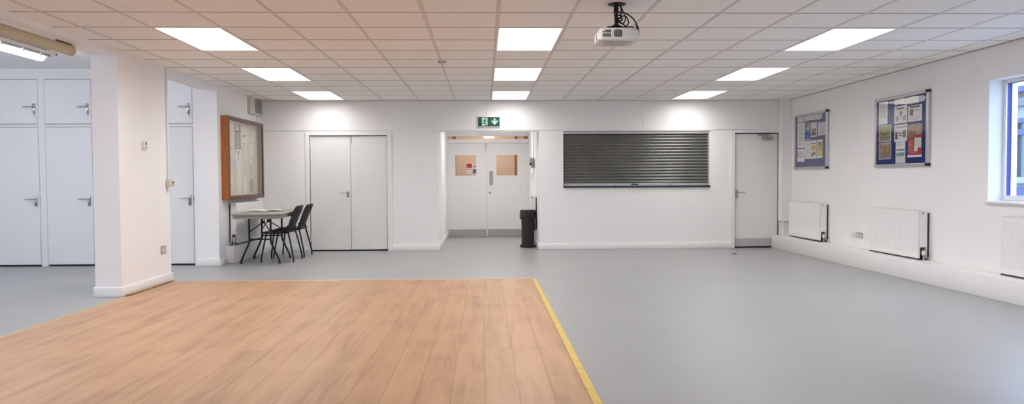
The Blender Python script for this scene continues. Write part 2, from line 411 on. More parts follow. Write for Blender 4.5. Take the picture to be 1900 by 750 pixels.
# suspended ceiling: tegular tiles with real joints, bars above them
GX, GY = .1215, 6.247
ceil = MB(); grid = MB()
xs = [-3.745] + [GX + .6*i for i in range(-6, 9)] + [XR - .002]
ys = [YREAR] + [GY + .6*j for j in range(-17, 12) if GY + .6*j > YREAR + .05] + [YB - .013]
lights = []
for ci in (-5, 0, 5):
    for rj in (9, 5, 1, -3, -11):
        lights.append((ci, rj))
def lit(i, j): return any(ci == i and rj <= j < rj + 2 for ci, rj in lights)
for a in range(len(xs) - 1):
    for b in range(len(ys) - 1):
        i = round((xs[a] - GX)/.6) if a else -7; j = round((ys[b] - GY)/.6) if b else -99
        if lit(i, j): continue
        x0, x1, y0, y1 = xs[a] + .011, xs[a + 1] - .011, ys[b] + .009, ys[b + 1] - .009
        if a == 0: x0 = xs[0] + .0
        if a == len(xs) - 2: x1 = xs[-1]
        if b == len(ys) - 2: y1 = ys[-1]
        if b == 0: y0 = ys[0]
        z = CE; c = .006; o = len(ceil.v)
        ceil.v += [(x0, y0, z + .02), (x1, y0, z + .02), (x1, y1, z + .02), (x0, y1, z + .02), (x0, y0, z + c*.8), (x1, y0, z + c*.8), (x1, y1, z + c*.8), (x0, y1, z + c*.8),
                   (x0 + c, y0 + c, z), (x1 - c, y0 + c, z), (x1 - c, y1 - c, z), (x0 + c, y1 - c, z)]
        for q in ((8, 9, 10, 11), (4, 5, 9, 8), (5, 6, 10, 9), (6, 7, 11, 10), (7, 4, 8, 11), (0, 1, 5, 4), (1, 2, 6, 5), (2, 3, 7, 6), (3, 0, 4, 7)):
            ceil.f.append([o + k for k in q]); ceil.sm.append(False)
struct('ceiling', ceil, M['tile'])
for x in xs[1:-1]: grid.box(x - .0125, x + .0125, YREAR, YB, CE - .001, CE + .02)
struct('ceiling_grid', grid, M['grid'])
tee = MB()
for b in range(1, len(ys) - 1):
    j = round((ys[b] - GY)/.6)
    for a in range(len(xs) - 1):
        i = round((xs[a] - GX)/.6) if a else -7
        if lit(i, j) and lit(i, j - 1): continue
        tee.box(xs[a] + .0125, xs[a + 1] - .0125, ys[b] - .0115, ys[b] + .0115, CE - .0005, CE + .02)
struct('trim_10', tee, M['tee'])
struct('trim_11', MB().box(XR - .022, XR, YREAR, YB - .013, CE - .006, CE + .02).box(-3.722, 5.02, YB - .033, YB - .013, CE - .006, CE + .02), M['tee'])
struct('ceiling_slab', MB().box(XL - .02, XR + .3, YREAR - .2, YB + .12, CE + .32, CE + .4), M['wall'])
struct('trim_4', MB().box(-3.755, -3.722, YREAR, YB, CE - .006, CE + .03), M['tee'])
# baseboards
H = .1
def bb(name, *boxes):
    mb = MB()
    for q in boxes: mb.box(*q, .006, 2)
    return struct(name, mb, M['gloss'])
bb('baseboard_back', (XL + .13, -2.985, YB - .018, YB, 0, H), (-1.545, RX0 + .018, YB - .018, YB, 0, H), (RX1 - .018, 4.205, YB - .018, YB, 0, H))
bb('baseboard_recess', (RX0, RX0 + .018, YB + .0, YR - .02, 0, H), (RX1 - .018, RX1, YB + .0, YR - .02, 0, H))
bb('baseboard_pillar', (-4.0, XL + .02, 8.0, 8.02, 0, H), (XL, XL + .02, 8.02, 9.3, 0, H), (-4.005, -3.985, 8.0, 9.3, 0, H), (-3.985, XL, 9.28, 9.3, 0, H))
bb('baseboard_left', (-4.02, XL + .018, 10.932, 10.95, 0, H), (XL, XL + .018, 10.95, 11.24, 0, H))
struct('plinth_right', MB().box(4.91, XR, YREAR, YB, 0, .222, .006, 2), M['gloss'])['kind'] = 'structure'
struct('plinth_left', MB().box(XL, -3.605, 11.24, YB, 0, .25, .006, 2), M['gloss'])
struct('trim_5', MB().box(5.02, XR, 12.9, YB, .47, CE, .004, 1), M['wall'])                     # boxing in the far right corner
struct('trim_6', MB().cyl((5.075, 12.97, .22), (5.075, 12.97, .47), .016), M['gloss'])
struct('trim_7', MB().box(4.205, 4.225, YB - .018, YB, 0, 2.03, .003, 1), M['gloss'])
struct('trim_8', MB().box(5.0, 5.075, YB - .022, YB, 1.963, 1.985, .003, 1), M['gloss'])

# wood floor edging
tag(link('floor_tape', MB().box(.565, .612, -3.9, 9.16, .0006, .0085, .002, 1), M['tape']), 'broad yellow tape along the right edge of the wooden floor', 'floor tape', 'tape strips round the wooden floor')
tag(link('floor_tape', MB().box(-3.664, -3.645, -3.9, 8.0, .0006, .0085, .002, 1), M['tape']), 'thin yellow tape line beside the left edge of the wooden floor', 'floor tape', 'tape strips round the wooden floor')
tag(link('threshold_strip', MB().box(-3.66, .565, 9.152, 9.18, .0006, .010, .003, 1), M['strip']), 'pale edging strip across the far edge of the wooden floor', 'threshold strip')
for x0, x1 in ((-1.985, -1.885), (-1.83, -1.70), (-2.13, -2.06)):
    tag(link('tape_scrap', MB().box(x0, x1, 9.10, 9.151, .0072, .0082), M['tape']), 'torn yellow tape scrap at the far edge of the wooden floor', 'tape scrap', 'torn tape scraps')
tag(link('edge_batten', MB().box(-3.698, -3.666, 8.03, 9.24, .0, .018, .004, 1), stripe_wood('batten', (.22, .11, .04), (.42, .25, .08), (6, 6, 6))), 'narrow brown batten between wall pillar and wooden floor', 'batten')

# ------------------------------------------------------------------ doors
def hinge(parent, x, y, z):
    link('hinge', MB().cyl((x, y, z - .05), (x, y, z + .05), .008, 10), M['chrome'], parent)
def lever(parent, x, y, z, s, plate=None, keyhole=True, mt='chrome'):
    """lever handle on a face looking to -Y; s = direction of the lever along X"""
    mb = MB()
    if plate == 'rose':
        mb.lathe((x, y, z), [(.026, 0), (.026, -.006), (.022, -.009)], 20, 'y').lathe((x, y, z - .055), [(.024, 0), (.024, -.006), (.02, -.008)], 20, 'y')
    else:
        w, h = plate; mb.box(x - w/2, x + w/2, y - .008, y, z - h*.68, z + h*.32, .003, 2)
    mb.tube(smooth([(x, y, z), (x, y - .04, z), (x + s*.012, y - .052, z), (x + s*.06, y - .054, z + .001), (x + s*.125, y - .05, z - .003)], 4), .0085, 10)
    o = link('door_handle', mb, M[mt], parent)
    if keyhole:
        dz = .055 if plate == 'rose' else plate[1]*.40
        link('keyhole', MB().box(x - .004, x + .004, y - .0115, y - .0075, z - dz - .012, z - dz + .012), M['black'], o)
    return o

# door_1: double cupboard doors on the back wall
d1 = struct_root('door_1', (-2.27, YB, 0))
fr = MB()
fr.box(-2.985, -2.915, YB - .02, YB + .06, 0, 1.945, .004, 1).box(-1.625, -1.545, YB - .02, YB + .06, 0, 1.945, .004, 1).box(-2.985, -1.545, YB - .02, YB + .06, 1.943, 2.005, .004, 1)
link('door_frame', fr, M['gloss'], d1)
for x0, x1 in ((-2.909, -2.240), (-2.234, -1.631)):
    lf = link('door_leaf', MB().box(x0, x1, YB + .012, YB + .052, .022, 1.932, .003, 1), M['door'], d1)
    if x0 < -2.5: lever(lf, -2.285, YB + .012, .985, -1, 'rose')
    else: link('bolt', MB().box(-2.228, -2.216, YB + .006, YB + .012, 1.80, 1.93, .002, 1).cyl((-2.222, YB + .006, 1.84), (-2.222, YB - .002, 1.84), .005, 8), M['chrome'], lf)
    for z in (.22, 1.0, 1.72): hinge(lf, x0 - .003 if x0 < -2.5 else x1 + .003, YB + .010, z)

# door_2: pair of fire doors at the end of the recess
d2 = struct_root('door_2', (.06, YR, 0))
fr = MB().box(RX0, RX0 + .012, YR - .01, YR + .1, 0, 2.118).box(RX1 - .012, RX1, YR - .01, YR + .1, 0, 2.118)
fr.box(RX0, RX1, YR - .015, YR + .1, 1.955, 2.035, .004, 1).box(RX0, RX1, YR - .01, YR + .1, 2.10, 2.118)
link('door_frame', fr, M['gloss'], d2)
link('transom_pane', MB().box(RX0 + .012, RX1 - .03, YR + .03, YR + .036, 2.035, 2.10), M['glass'], d2)
def fire_leaf(x0, x1, px0, px1, right):
    mb = wall_holes(x0, x1, .012, 1.948, [(px0, px1, 1.275, 1.707)], fy, YR, YR + .045)
    lf = link('door_leaf', mb, M['door'], d2)
    b = MB()
    for q in ((px0 - .02, px1 + .02, 1.255, 1.277), (px0 - .02, px1 + .02, 1.705, 1.727), (px0 - .02, px0 + .002, 1.277, 1.705), (px1 - .002, px1 + .02, 1.277, 1.705)):
        b.box(q[0], q[1], YR - .007, YR + .02, q[2], q[3], .003, 1)
    pn = link('vision_panel', MB().box(px0, px1, YR + .02, YR + .026, 1.275, 1.707), M['glass'], lf)
    link('glazing_bead', b, M['gloss'], lf)
    link('kick_plate', MB().box(x0 + .012, x1 - .01, YR - .003, YR, .014, .162, .001, 1), M['steel'], lf)
    if right:
        link('push_plate', MB().box(.112, .189, YR - .004, YR, 1.078, 1.378, .001, 1), M['steel'], lf)
        link('lock', MB().lathe((.12, YR, .92), [(.024, 0), (.024, -.006), (.018, -.009)], 20, 'y').box(.114, .126, YR - .014, YR - .008, .905, .935), M['chrome'], lf)
    else:
        link('bolt', MB().box(.028, .042, YR - .008, YR, 1.79, 1.945, .002, 1), M['chrome'], lf)
    return lf
fire_leaf(RX0 + .014, .060, -.592, -.158, False)
fire_leaf(.066, RX1 - .014, .258, .696, True)

# door_3: single door by the right wall
d3 = struct_root('door_3', (4.65, YB, 0))
link('door_frame', MB().box(4.225, 4.27, YB - .018, YB + .06, 0, 1.965, .004, 1).box(5.03, 5.07, YB - .006, YB + .06, 0, 1.965, .003, 1).box(4.225, 5.03, YB - .018, YB + .06, 1.963, 2.0, .004, 1), M['gloss'], d3)
lf = link('door_leaf', MB().box(4.275, 5.026, YB + .03, YB + .075, .025, 1.95, .003, 1), M['door'], d3)
link('kick_plate', MB().box(4.285, 5.02, YB + .026, YB + .03, .03, .163, .001, 1), M['alu_dull'], lf)
lever(lf, 4.318, YB + .03, .948, 1, (.045, .15))
cl = link('door_closer', MB().box(4.745, 4.925, YB - .02, YB + .03, 1.842, 1.897, .006, 2), M['chrome'], lf)
link('closer_arm', MB().tube([(4.83, YB - .005, 1.90), (4.83, YB - .008, 1.918), (4.665, YB - .035, 1.925), (4.665, YB - .03, 1.94)], .008, 8).box(4.65, 4.88, YB - .03, YB - .012, 1.927, 1.943, .003, 1), M['chrome'], cl)

# ------------------------------------------------------------------ serving hatch shutter
sh = thing('roller_shutter', 'closed dark grey metal roller shutter over the serving hatch', 'shutter', (2.59, YB, 1.045))
lath = MB(); z0, z1 = 1.115, 1.946; n = 16; p = (z1 - z0)/n
prof = []
for k in range(n):
    for t, d in ((0, .0), (.10, .001), (.22, -.009), (.45, -.016), (.65, -.014), (.85, -.006), (.93, .001)):
        prof.append((z0 + (k + t)*p, d))
prof.append((z1, 0))
o = len(lath.v)
for x in (1.349, 3.815):
    for z, d in prof: lath.v.append((x, YB + .045 + d, z))
q = len(prof)
for k in range(q - 1): lath.f.append([o + k, o + q + k, o + q + k + 1, o + k + 1]); lath.sm.append(True)
lath.box(1.349, 3.815, YB + .05, YB + .055, z0, z1)
link('curtain', lath, M['shutter'], sh)
link('header', MB().box(1.343, 3.834, YB + .0, YB + .06, 1.955, 2.0, .004, 1), M['alu_dull'], sh)
bar = link('bottom_bar', MB().box(1.352, 3.815, YB + .022, YB + .052, 1.072, 1.117, .003, 1), M['alu'], sh)
link('bar_handle', MB().box(2.50, 2.63, YB + .012, YB + .024, 1.088, 1.106, .003, 1), M['black'], bar)
for x in (1.40, 1.47, 1.64, 1.93, 2.23, 2.28, 2.83, 2.89, 3.19, 3.48, 3.66, 3.72, 3.77): link('rivet', MB().lathe((x, YB + .022, 1.095), [(.007, 0), (.006, -.003)], 8, 'y'), M['black'], bar)
link('guide_rail', MB().box(3.812, 3.834, YB + .0, YB + .06, 1.072, 1.955, .003, 1), M['alu'], sh)
link('guide_rail', MB().box(1.343, 1.352, YB + .0, YB + .06, 1.072, 1.955, .003, 1), M['black'], sh)
link('sill', MB().box(1.352, 3.85, YB - .03, YB + .06, 1.046, 1.073, .003, 1), M['black'], sh)

# ------------------------------------------------------------------ ceiling lights
ORD = {9: 'farthest', 5: 'middle', 1: 'nearest visible'}
proto = {}
names = {(-5, 9): 'white LED ceiling panel nearest the back wall above the double cupboard doors', (-5, 5): 'LED ceiling panel on the left, second out from the back wall',
         (-5, 1): 'big LED ceiling panel on the left, closest to the wall pillar', (0, 9): 'white LED ceiling panel above the green exit sign by the back wall',
         (0, 5): 'LED ceiling panel in the middle column, second from the back wall', (0, 1): 'big LED ceiling panel just left of the ceiling projector',
         (5, 9): 'white LED ceiling panel near the far right corner and single door', (5, 5): 'LED ceiling panel on the right, second out from the back wall',
         (5, 1): 'big LED ceiling panel on the right, closest to the window'}
for ci, rj in lights:
    x0 = GX + .6*ci; y0 = GY + .6*rj
    c = (x0 + .3, y0 + .6, CE - .004)
    lab = names.get((ci, rj), 'LED ceiling panel in the near part of the hall')
    kind = 'led_far' if rj == 9 else 'led'
    if kind not in proto:
        pr = proto[kind] = thing('ceiling_light', lab, 'ceiling light', c, 0, 'LED ceiling panels')
        f_ = MB(); a0, a1, b0, b1 = x0 + .008, x0 + .592, y0 + .008, y0 + 1.192; w = .014
        f_.box(a0, a1, b0, b0 + w, CE - .004, CE + .012).box(a0, a1, b1 - w, b1, CE - .004, CE + .012).box(a0, a0 + w, b0 + w, b1 - w, CE - .004, CE + .012).box(a1 - w, a1, b0 + w, b1 - w, CE - .004, CE + .012)
        link('frame', f_, M['frame_white'], pr)
        link('diffuser', MB().box(a0 + w, a1 - w, b0 + w, b1 - w, CE - .001, CE + .008), M[kind], pr)
    else: dup(proto[kind], c, None, lab)

# ------------------------------------------------------------------ projector
pj = thing('projector', 'white projector with side vents hanging from the ceiling on a black pole mount', 'projector', (1.0, 5.95, 2.215))
body = MB(); pl = [(.868, 5.80), (.885, 5.785), (1.09, 5.785), (1.15, 5.80), (1.175, 5.85), (1.165, 6.02), (1.14, 6.07), (.90, 6.07), (.868, 6.05)]
def ring(z, k, c=(1.02, 5.93)): return [(c[0] + (x - c[0])*k, c[1] + (y - c[1])*k, z) for x, y in pl]
lv = [ring(2.218, .93), ring(2.226, .985), ring(2.24, 1), ring(2.29, 1), ring(2.305, .985), ring(2.312, .94)]
o = len(body.v); n = len(pl)
for r_ in lv: body.v += r_
for i in range(len(lv) - 1):
    for k in range(n): body.f.append([o + i*n + k, o + i*n + (k + 1) % n, o + (i + 1)*n + (k + 1) % n, o + (i + 1)*n + k]); body.sm.append(True)
body.f.append([o + k for k in range(n)][::-1]); body.f.append([o + (len(lv) - 1)*n + k for k in range(n)]); body.sm += [False, False]
link('body', body, M['projw'], pj)
vt = MB()
for k in range(4): vt.box(.895 + k*.0155, .906 + k*.0155, 5.7825, 5.787, 2.244, 2.268)
for k in range(4): vt.box(.895 + k*.0155, .906 + k*.0155, 5.7825, 5.787, 2.276, 2.296 if k else 2.286)
link('vent', vt, M['projd'], pj)
fg = link('fan_grille', MB().prism([(1.008 + a, 2.27 + b) for a, b in roundrect(.062, .056, .016)], lambda a, b, d: (a, d, b), 5.783, 5.787), M['projd'], pj)
g2 = MB()
for k in range(4): g2.box(.988 + k*.0125, .9905 + k*.0125, 5.7805, 5.784, 2.243, 2.297)
link('grille_bars', g2, M['projg'], fg)
link('lens_window', MB().box(.8655, .8685, 5.93, 5.955, 2.243, 2.285), M['black'], pj)
link('underside_panel', MB().prism([(.91, 5.81), (1.04, 5.81), (1.03, 5.84), (1.12, 5.84), (1.10, 6.02), (.93, 6.02)], lambda a, b, d: (a, b, d), 2.2145, 2.219), M['projg'], pj)
mt = pj
link('ceiling_plate', MB().lathe((1.024, 5.93, CE), [(.062, 0), (.068, -.003), (.066, -.008), (.03, -.012)], 32), M['blackm'], mt)
link('pole', MB().cyl((1.018, 5.93, CE - .01), (1.018, 5.93, 2.36), .0135, 18).cyl((1.018, 5.93, CE - .06), (1.018, 5.93, CE - .012), .019, 18), M['blackm'], mt)
mp_ = MB().lathe((1.018, 5.93, 2.345), [(.045, -.012), (.05, 0), (.03, .012), (.018, .02)], 24).box(.95, 1.10, 5.905, 5.955, 2.322, 2.335, .004, 2)
for dx, dy in ((-.075, -.07), (.06, -.08), (-.05, .09), (.07, .08)):
    mp_.tube([(1.018 + dx*.4, 5.93 + dy*.4, 2.333), (1.018 + dx, 5.93 + dy, 2.328), (1.018 + dx, 5.93 + dy, 2.312)], .009, 8)
link('spider_bracket', mp_, M['blackm'], mt)
def cable(name, label, pts, r=.006, m='black', sub=8, group=None, cat='cable'):
    return tag(link(name, MB().tube(smooth(pts, sub), r, 8), M[m]), label, cat, group)
loops = []
for k in range(44):
    t = k/43; a = t*2*PI*3.4
    loops.append((1.026 + .030*math.cos(a) + .012*t, 5.925 + .03*math.sin(a), 2.465 - .075*t))
def pcable(pts, r=.0055, sub=8): return link('cable', MB().tube(smooth(pts, sub), r, 8), M['black'], pj)
pcable([(1.052, 5.945, CE - .008), (1.055, 5.94, 2.50)] + loops[::2] + [(1.075, 5.92, 2.36), (1.10, 5.90, 2.325)], .0055, 4)
cj = pcable([(1.045, 5.915, 2.455), (1.09, 5.90, 2.44), (1.145, 5.89, 2.395), (1.172, 5.885, 2.335), (1.18, 5.885, 2.285), (1.165, 5.90, 2.245), (1.13, 5.93, 2.222)], .0055)
link('cable_joint', MB().tube([(1.166, 5.886, 2.352), (1.170, 5.885, 2.34), (1.178, 5.885, 2.302), (1.180, 5.885, 2.288)], [.004, .0105, .0105, .004], 10), M['black'], cj)
pcable([(1.05, 5.93, 2.51), (1.075, 5.91, 2.44), (1.085, 5.90, 2.40), (1.06, 5.88, 2.36), (1.03, 5.90, 2.40), (1.08, 5.89, 2.42), (1.105, 5.88, 2.37), (1.085, 5.87, 2.335), (1.13, 5.86, 2.33), (1.152, 5.87, 2.29), (1.172, 5.87, 2.245)], .005)
# smoke detector
sd = thing('smoke_detector', 'small round white smoke detector on the ceiling left of centre', 'smoke detector', (-.458, 8.66, CE - .045))
link('base', MB().lathe((-.458, 8.66, CE), [(.052, 0), (.052, -.012), (.046, -.015)], 28), M['lightsw'], sd)
link('chamber', MB().lathe((-.458, 8.66, CE), [(.04, -.014), (.043, -.022), (.038, -.04), (.02, -.047)], 28), M['ygrey'], sd)
sl = MB()
for k in range(8):
    a = k*PI/4; sl.box(-.458 + .041*math.cos(a) - .005, -.458 + .041*math.cos(a) + .005, 8.66 + .041*math.sin(a) - .005, 8.66 + .041*math.sin(a) + .005, CE - .034, CE - .022)
link('vents', sl, M['mesh'], sd)

# ------------------------------------------------------------------ left alcove: cupboards, lamp, screen casing
def cupboard(x0, x1, z0, z1, upper, lab, keyed):
    t = thing('storage_cupboard', lab, 'cupboard', ((x0 + x1)/2, YA + .02, z0), 0, 'built-in storage cupboards')
    w = .03; f_ = MB().box(x0 - w, x0, YA, YA + .045, z0 - (0 if not upper else .015), z1 + .02).box(x1, x1 + w, YA, YA + .045, z0 - (0 if not upper else .015), z1 + .02).box(x0, x1, YA, YA + .045, z1, z1 + .02)
    if upper: f_.box(x0, x1, YA, YA + .045, z0 - .015, z0)
    link('door_frame', f_, M['cup'], t)
    link('shadow_back', MB().box(x0, x1, YA + .036, YA + .044, z0, z1), M['darkgap'], t)
    d = link('door', MB().box(x0 + .005, x1 - .005, YA - .005, YA + .03, z0 + (.006 if upper else .024), z1 - .006, .003, 1), M['cup'], t)
    hz = 2.232 if upper else .945
    hx = x1 - .055
    lever(d, hx, YA - .005, hz, -1, (.042, .15), True)
    link('latch', MB().box(x1 - .004, x1 + .004, YA - .008, YA, hz - .035, hz + .02), M['chrome'], d)
    if keyed:
        kx, ky, kz = hx, YA - .018, hz - .07
        kt = MB().tube([(kx + .012*math.cos(a*PI/8), ky - .012, kz - .03 + .012*math.sin(a*PI/8)) for a in range(17)], .002, 6)
        kt.cyl((kx, ky + .005, kz - .01), (kx, ky - .02, kz - .01), .004, 8).box(kx - .008, kx + .008, ky - .016, ky - .013, kz - .085, kz - .04, .001, 1)
        link('key', kt, M['chrome'], d)
    return t
cols = [(-6.86, -6.215), (-6.125, -5.48), (-5.415, -4.80), (-4.735, -4.087)]
labs = [('upper cupboard door at the far left of the alcove with keys in the lock', 'tall lower cupboard door at the far left of the alcove'),
        ('upper cupboard door just left of the pillar with keys in the lock', 'tall lower cupboard door just left of the pillar'),
        ('upper cupboard door hidden behind the pillar', 'tall lower cupboard door hidden behind the pillar'),
        ('upper cupboard door seen between pillar and wooden noticeboard wall', 'tall lower cupboard door seen between pillar and wooden noticeboard wall')]
for (x0, x1), (lu, ll) in zip(cols, labs):
    cupboard(x0, x1, 1.992, 2.62, True, lu, True)
    cupboard(x0, x1, 0, 1.955, False, ll, False)
struct('trim_9', MB().box(-6.89 - .6, -6.89, YA, YA + .045, 0, 2.64).box(-6.185, -6.155, YA, YA + .045, 0, 2.64).box(-5.45, -5.445, YA, YA + .045, 0, 2.64), M['cup'])
# fluorescent batten on the alcove ceiling
fl = thing('ceiling_strip_light', 'lit fluorescent batten lamp on the alcove ceiling at upper left', 'strip light', (-5.3, 8.9, 2.62))
link('housing', MB().box(-5.35, -5.21, 8.0, 9.55, 2.685, CA, .01, 2), M['lampgrey'], fl)
link('diffuser', MB().tube([(-5.28, 8.0, 2.668), (-5.28, 8.02, 2.668), (-5.28, 9.46, 2.668), (-5.28, 9.52, 2.675)], [.03, .04, .04, .015], 16), M['tubelight'], fl)
for y in (8.2, 8.55, 8.95, 9.3): link('clip', MB().box(-5.215, -5.195, y, y + .03, 2.665, 2.725, .003, 1), M['ygrey'], fl)
for x, y in ((-5.3, 5.2), (-5.3, 2.0), (-7.6, 8.0), (-7.6, 4.5)): dup(fl, (x, y, 2.62), None, 'added unseen batten lamp that brightens the alcove')['group'] = 'added unseen strip lights in the alcove'  # extra battens out of view, added to brighten the alcove
tag(link('conduit', MB().cyl((-5.2, 9.45, CA - .012), (-3.985, 9.45, CA - .012), .011, 10), M['gloss']), 'white conduit running from the batten lamp to the pillar', 'conduit')
# projection screen casing below the beam
ps = thing('projection_screen', 'long beige rolled projection screen casing hung under the beam at upper left', 'projection screen', (-3.88, 5.0, 2.36))
link('casing', MB().prism([(-3.885 + a, 2.418 + b) for a, b in roundrect(.085, .10, .042, 8)], lambda a, b, d: (a, d, b), 4.9, 7.45), M['beige'], ps)
link('end_cap', MB().prism([(-3.885 + a, 2.418 + b) for a, b in roundrect(.088, .104, .043, 8)], lambda a, b, d: (a, d, b), 7.44, 7.465), M['beige'], ps)
link('mounting_track', MB().box(-3.848, -3.832, 4.9, 7.1, 2.448, 2.472), M['frame_white'], ps)
link('bracket', MB().box(-3.88, -3.84, 7.15, 7.40, 2.4655, 2.4735), M['chrome'], ps)
bb_ = link('bottom_bar', MB().cyl((-3.925, 4.9, 2.352), (-3.925, 7.25, 2.352), .014, 14), M['frame_white'], ps)
link('bar_end', MB().cyl((-3.925, 7.25, 2.352), (-3.925, 7.275, 2.352), .0155, 14), M['lampgrey'], bb_)

# pillar fittings (right face of the pillar)
th = thing('thermostat', 'small white thermostat with dark display on the pillar', 'thermostat', (XL, 8.60, 1.55))
link('case', MB().box(XL, XL + .028, 8.555, 8.63, 1.535, 1.625, .006, 2), M['lightsw'], th)
link('display', MB().box(XL + .027, XL + .0295, 8.578, 8.615, 1.585, 1.615), M['grey'], th)
link('button', MB().box(XL + .027, XL + .0305, 8.585, 8.608, 1.548, 1.56).box(XL + .027, XL + .0305, 8.59, 8.604, 1.567, 1.574), M['mesh'], th)
tag(link('conduit', MB().box(XL, XL + .016, 9.20, 9.225, 1.21, CE - .004, .003, 1), M['lightsw']), 'white vertical trunking on the far edge of the pillar', 'conduit')
sw = thing('wall_switch', 'cream switch box with key switch at the pillar edge', 'switch', (XL, 9.22, 1.12))
link('box', MB().box(XL, XL + .042, 9.165, 9.26, 1.125, 1.212, .006, 2), M['ygrey'], sw)
link('side_box', MB().box(XL + .002, XL + .06, 9.262, 9.30, 1.13, 1.195, .005, 2), M['lightsw'], sw)
link('key_barrel', MB().lathe((XL + .05, 9.262, 1.172), [(.009, 0), (.008, -.006)], 12, 'y'), M['mesh'], sw)
link('gland', MB().cyl((XL + .02, 9.20, 1.07), (XL + .02, 9.20, 1.125), .017, 12), M['lightsw'], sw)
def socket(label, X, s, y0, y1, z0, z1, m='steel', group=None):
    """wall socket on a plane X, facing s along X"""
    t = thing('wall_socket', label, 'socket', (X, (y0 + y1)/2, z0), 0, group)
    link('plate', MB().box(X, X + s*.009, y0, y1, z0, z1, .003, 2), M[m], t)
    w = y1 - y0; h = z1 - z0
    for c in (.27, .73):
        yc = y0 + c*w
        f_ = MB(); k = MB()
        f_.box(X + s*.008, X + s*.0105, yc - .2*w, yc + .2*w, z0 + .12*h, z0 + .62*h, .001, 1)
        k.box(X + s*.009, X + s*.0115, yc - .02*w, yc + .02*w, z0 + .42*h, z0 + .56*h).box(X + s*.009, X + s*.0115, yc - .13*w, yc - .08*w, z0 + .22*h, z0 + .31*h).box(X + s*.009, X + s*.0115, yc + .08*w, yc + .13*w, z0 + .22*h, z0 + .31*h)
        sf = link('socket_face', f_, M['lightsw'], t); link('pin_holes', k, M['black'], sf)
        link('rocker', MB().box(X + s*.008, X + s*.015, yc - .07*w, yc + .07*w, z0 + .68*h, z0 + .9*h, .001, 1), M['lightsw'], t)
    
    return t
socket('steel double socket low on the pillar', XL, 1, 8.985, 9.13, .348, .436)
socket('steel double socket on the right wall between two radiators', XR, -1, 10.43, 10.60, .352, .432)
bk = thing('blank_plate', 'white blank wall plate beside the steel socket on the right wall', 'wall plate', (XR, 10.68, .355))
link('plate', MB().box(XR - .009, XR, 10.625, 10.75, .355, .43, .003, 2), M['lightsw'], bk)
link('screw', MB().lathe((XR - .008, 10.645, .392), [(.004, 0), (.003, -.002)], 8, 'x').lathe((XR - .008, 10.73, .392), [(.004, 0), (.003, -.002)], 8, 'x'), M['chrome'], bk)
socket('white double socket at floor level left of the table', XL + .018, 1, 11.06, 11.21, .022, .088, 'lightsw')

# ------------------------------------------------------------------ radiators
def radiator(label, X, s, y0, y1, z0, z1, group=None, depth=.1, gap=.03, valve_end=0, rib=.033):
    """double panel radiator on plane X, s = direction into the room; y0 is the near end"""
    t = thing('radiator', label, 'radiator', (X + s*(gap + depth/2), (y0 + y1)/2, z0), 0, group)
    xi, xo = X + s*gap, X + s*(gap + depth)
    fp = MB()
    u = []; n = int((y1 - y0 - .03)/rib); st = (y1 - y0 - .03)/n
    for k in range(n):
        b = y0 + .015 + k*st
        u += [(b, 0), (b + st*.3, 0), (b + st*.42, -.004), (b + st*.88, -.004)]
    u = [(y0, 0)] + u + [(y1 - .015, 0), (y1, 0)]
    zs = [(z0, 0), (z0 + .045, 0), (z0 + .06, 1), (z1 - .06, 1), (z1 - .045, 0), (z1 - .012, 0), (z1 - .004, 0)]
    o = len(fp.v)
    for z, a in zs:
        for y, d in u: fp.v.append((xo + s*d*a, y, z))
    m_ = len(u)
    for i in range(len(zs) - 1):
        for k in range(m_ - 1): fp.f.append([o + i*m_ + k, o + i*m_ + k + 1, o + (i + 1)*m_ + k + 1, o + (i + 1)*m_ + k]); fp.sm.append(False)
    fp.box(xo - s*.016, xo - s*.006, y0, y1, z0, z1 - .004)
    link('front_panel', fp, M['rad'], t)
    link('back_panel', MB().box(xi, xi + s*.01, y0, y1, z0, z1 - .004), M['rad'], t)
    tg = MB().box(xi, xi + s*.012, y0, y1, z1 - .006, z1).box(xo - s*.014, xo, y0, y1, z1 - .006, z1)
    k = y0
    while k < y1 - .01: tg.box(xi + s*.012, xo - s*.014, k, min(k + .014, y1), z1 - .005, z1); k += .028
    link('top_grille', tg, M['rad'], t)
    link('convector_fins', MB().box(xi + s*.014, xo - s*.02, y0 + .06, y1 - .06, z0 + .03, z1 - .03), M['rad_in'], t)
    link('bottom_strip', MB().box(xi + s*.012, xo - s*.001, y0 + .015, y1 - .004, z0 - .014, z0 + .003), M['black'], t)  # on radiators: black strip standing for the shade underneath
    link('shade_strip', MB().box(X, xi, y0 + .01, y0 + .035, z0 + .02, z1 - .03), M['mesh'], t)  # dark strips at both ends stand for the shade behind the panel
    link('shade_strip', MB().box(X, xi, y1 - .04, y1 - .01, z0 + .02, z1 - .03), M['mesh'], t)
    zc = z0 + .13
    link('side_panel', MB().box(xi, xo - s*.003, y0 - .003, y0, zc, z1, .001, 1).box(xi + s*.008, xi + s*.045, y0 - .005, y0 - .002, z0 + .16, z1 - .07), M['rad'], t)
    link('side_panel', MB().box(xi, xo - s*.003, y1, y1 + .003, z0, z1, .001, 1), M['rad'], t)
    link('air_vent', MB().cyl((xi + s*.055, y0 - .012, z1 - .03), (xi + s*.055, y0, z1 - .03), .012, 12), M['chrome'], t)
    xv = xi + s*.05
    vb = link('valve', MB().cyl((xv, y0 - .02, z0 + .03), (xv, y0 + .04, z0 + .03), .012, 12).cyl((xv, y0 - .02, z0 + .045), (xv, y0 - .02, z0 - .03), .012, 12), M['chrome'], t)
    link('valve_cap', MB().lathe((xv, y0 - .02, z0 + .04), [(.018, 0), (.02, .01), (.02, .045), (.013, .055)], 16), M['valve'], vb)
    return t
G = 'white panel radiators'
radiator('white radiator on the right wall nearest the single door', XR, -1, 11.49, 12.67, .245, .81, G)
radiator('white radiator on the right wall below the larger blue noticeboard', XR, -1, 8.84, 10.0, .24, .80, G)
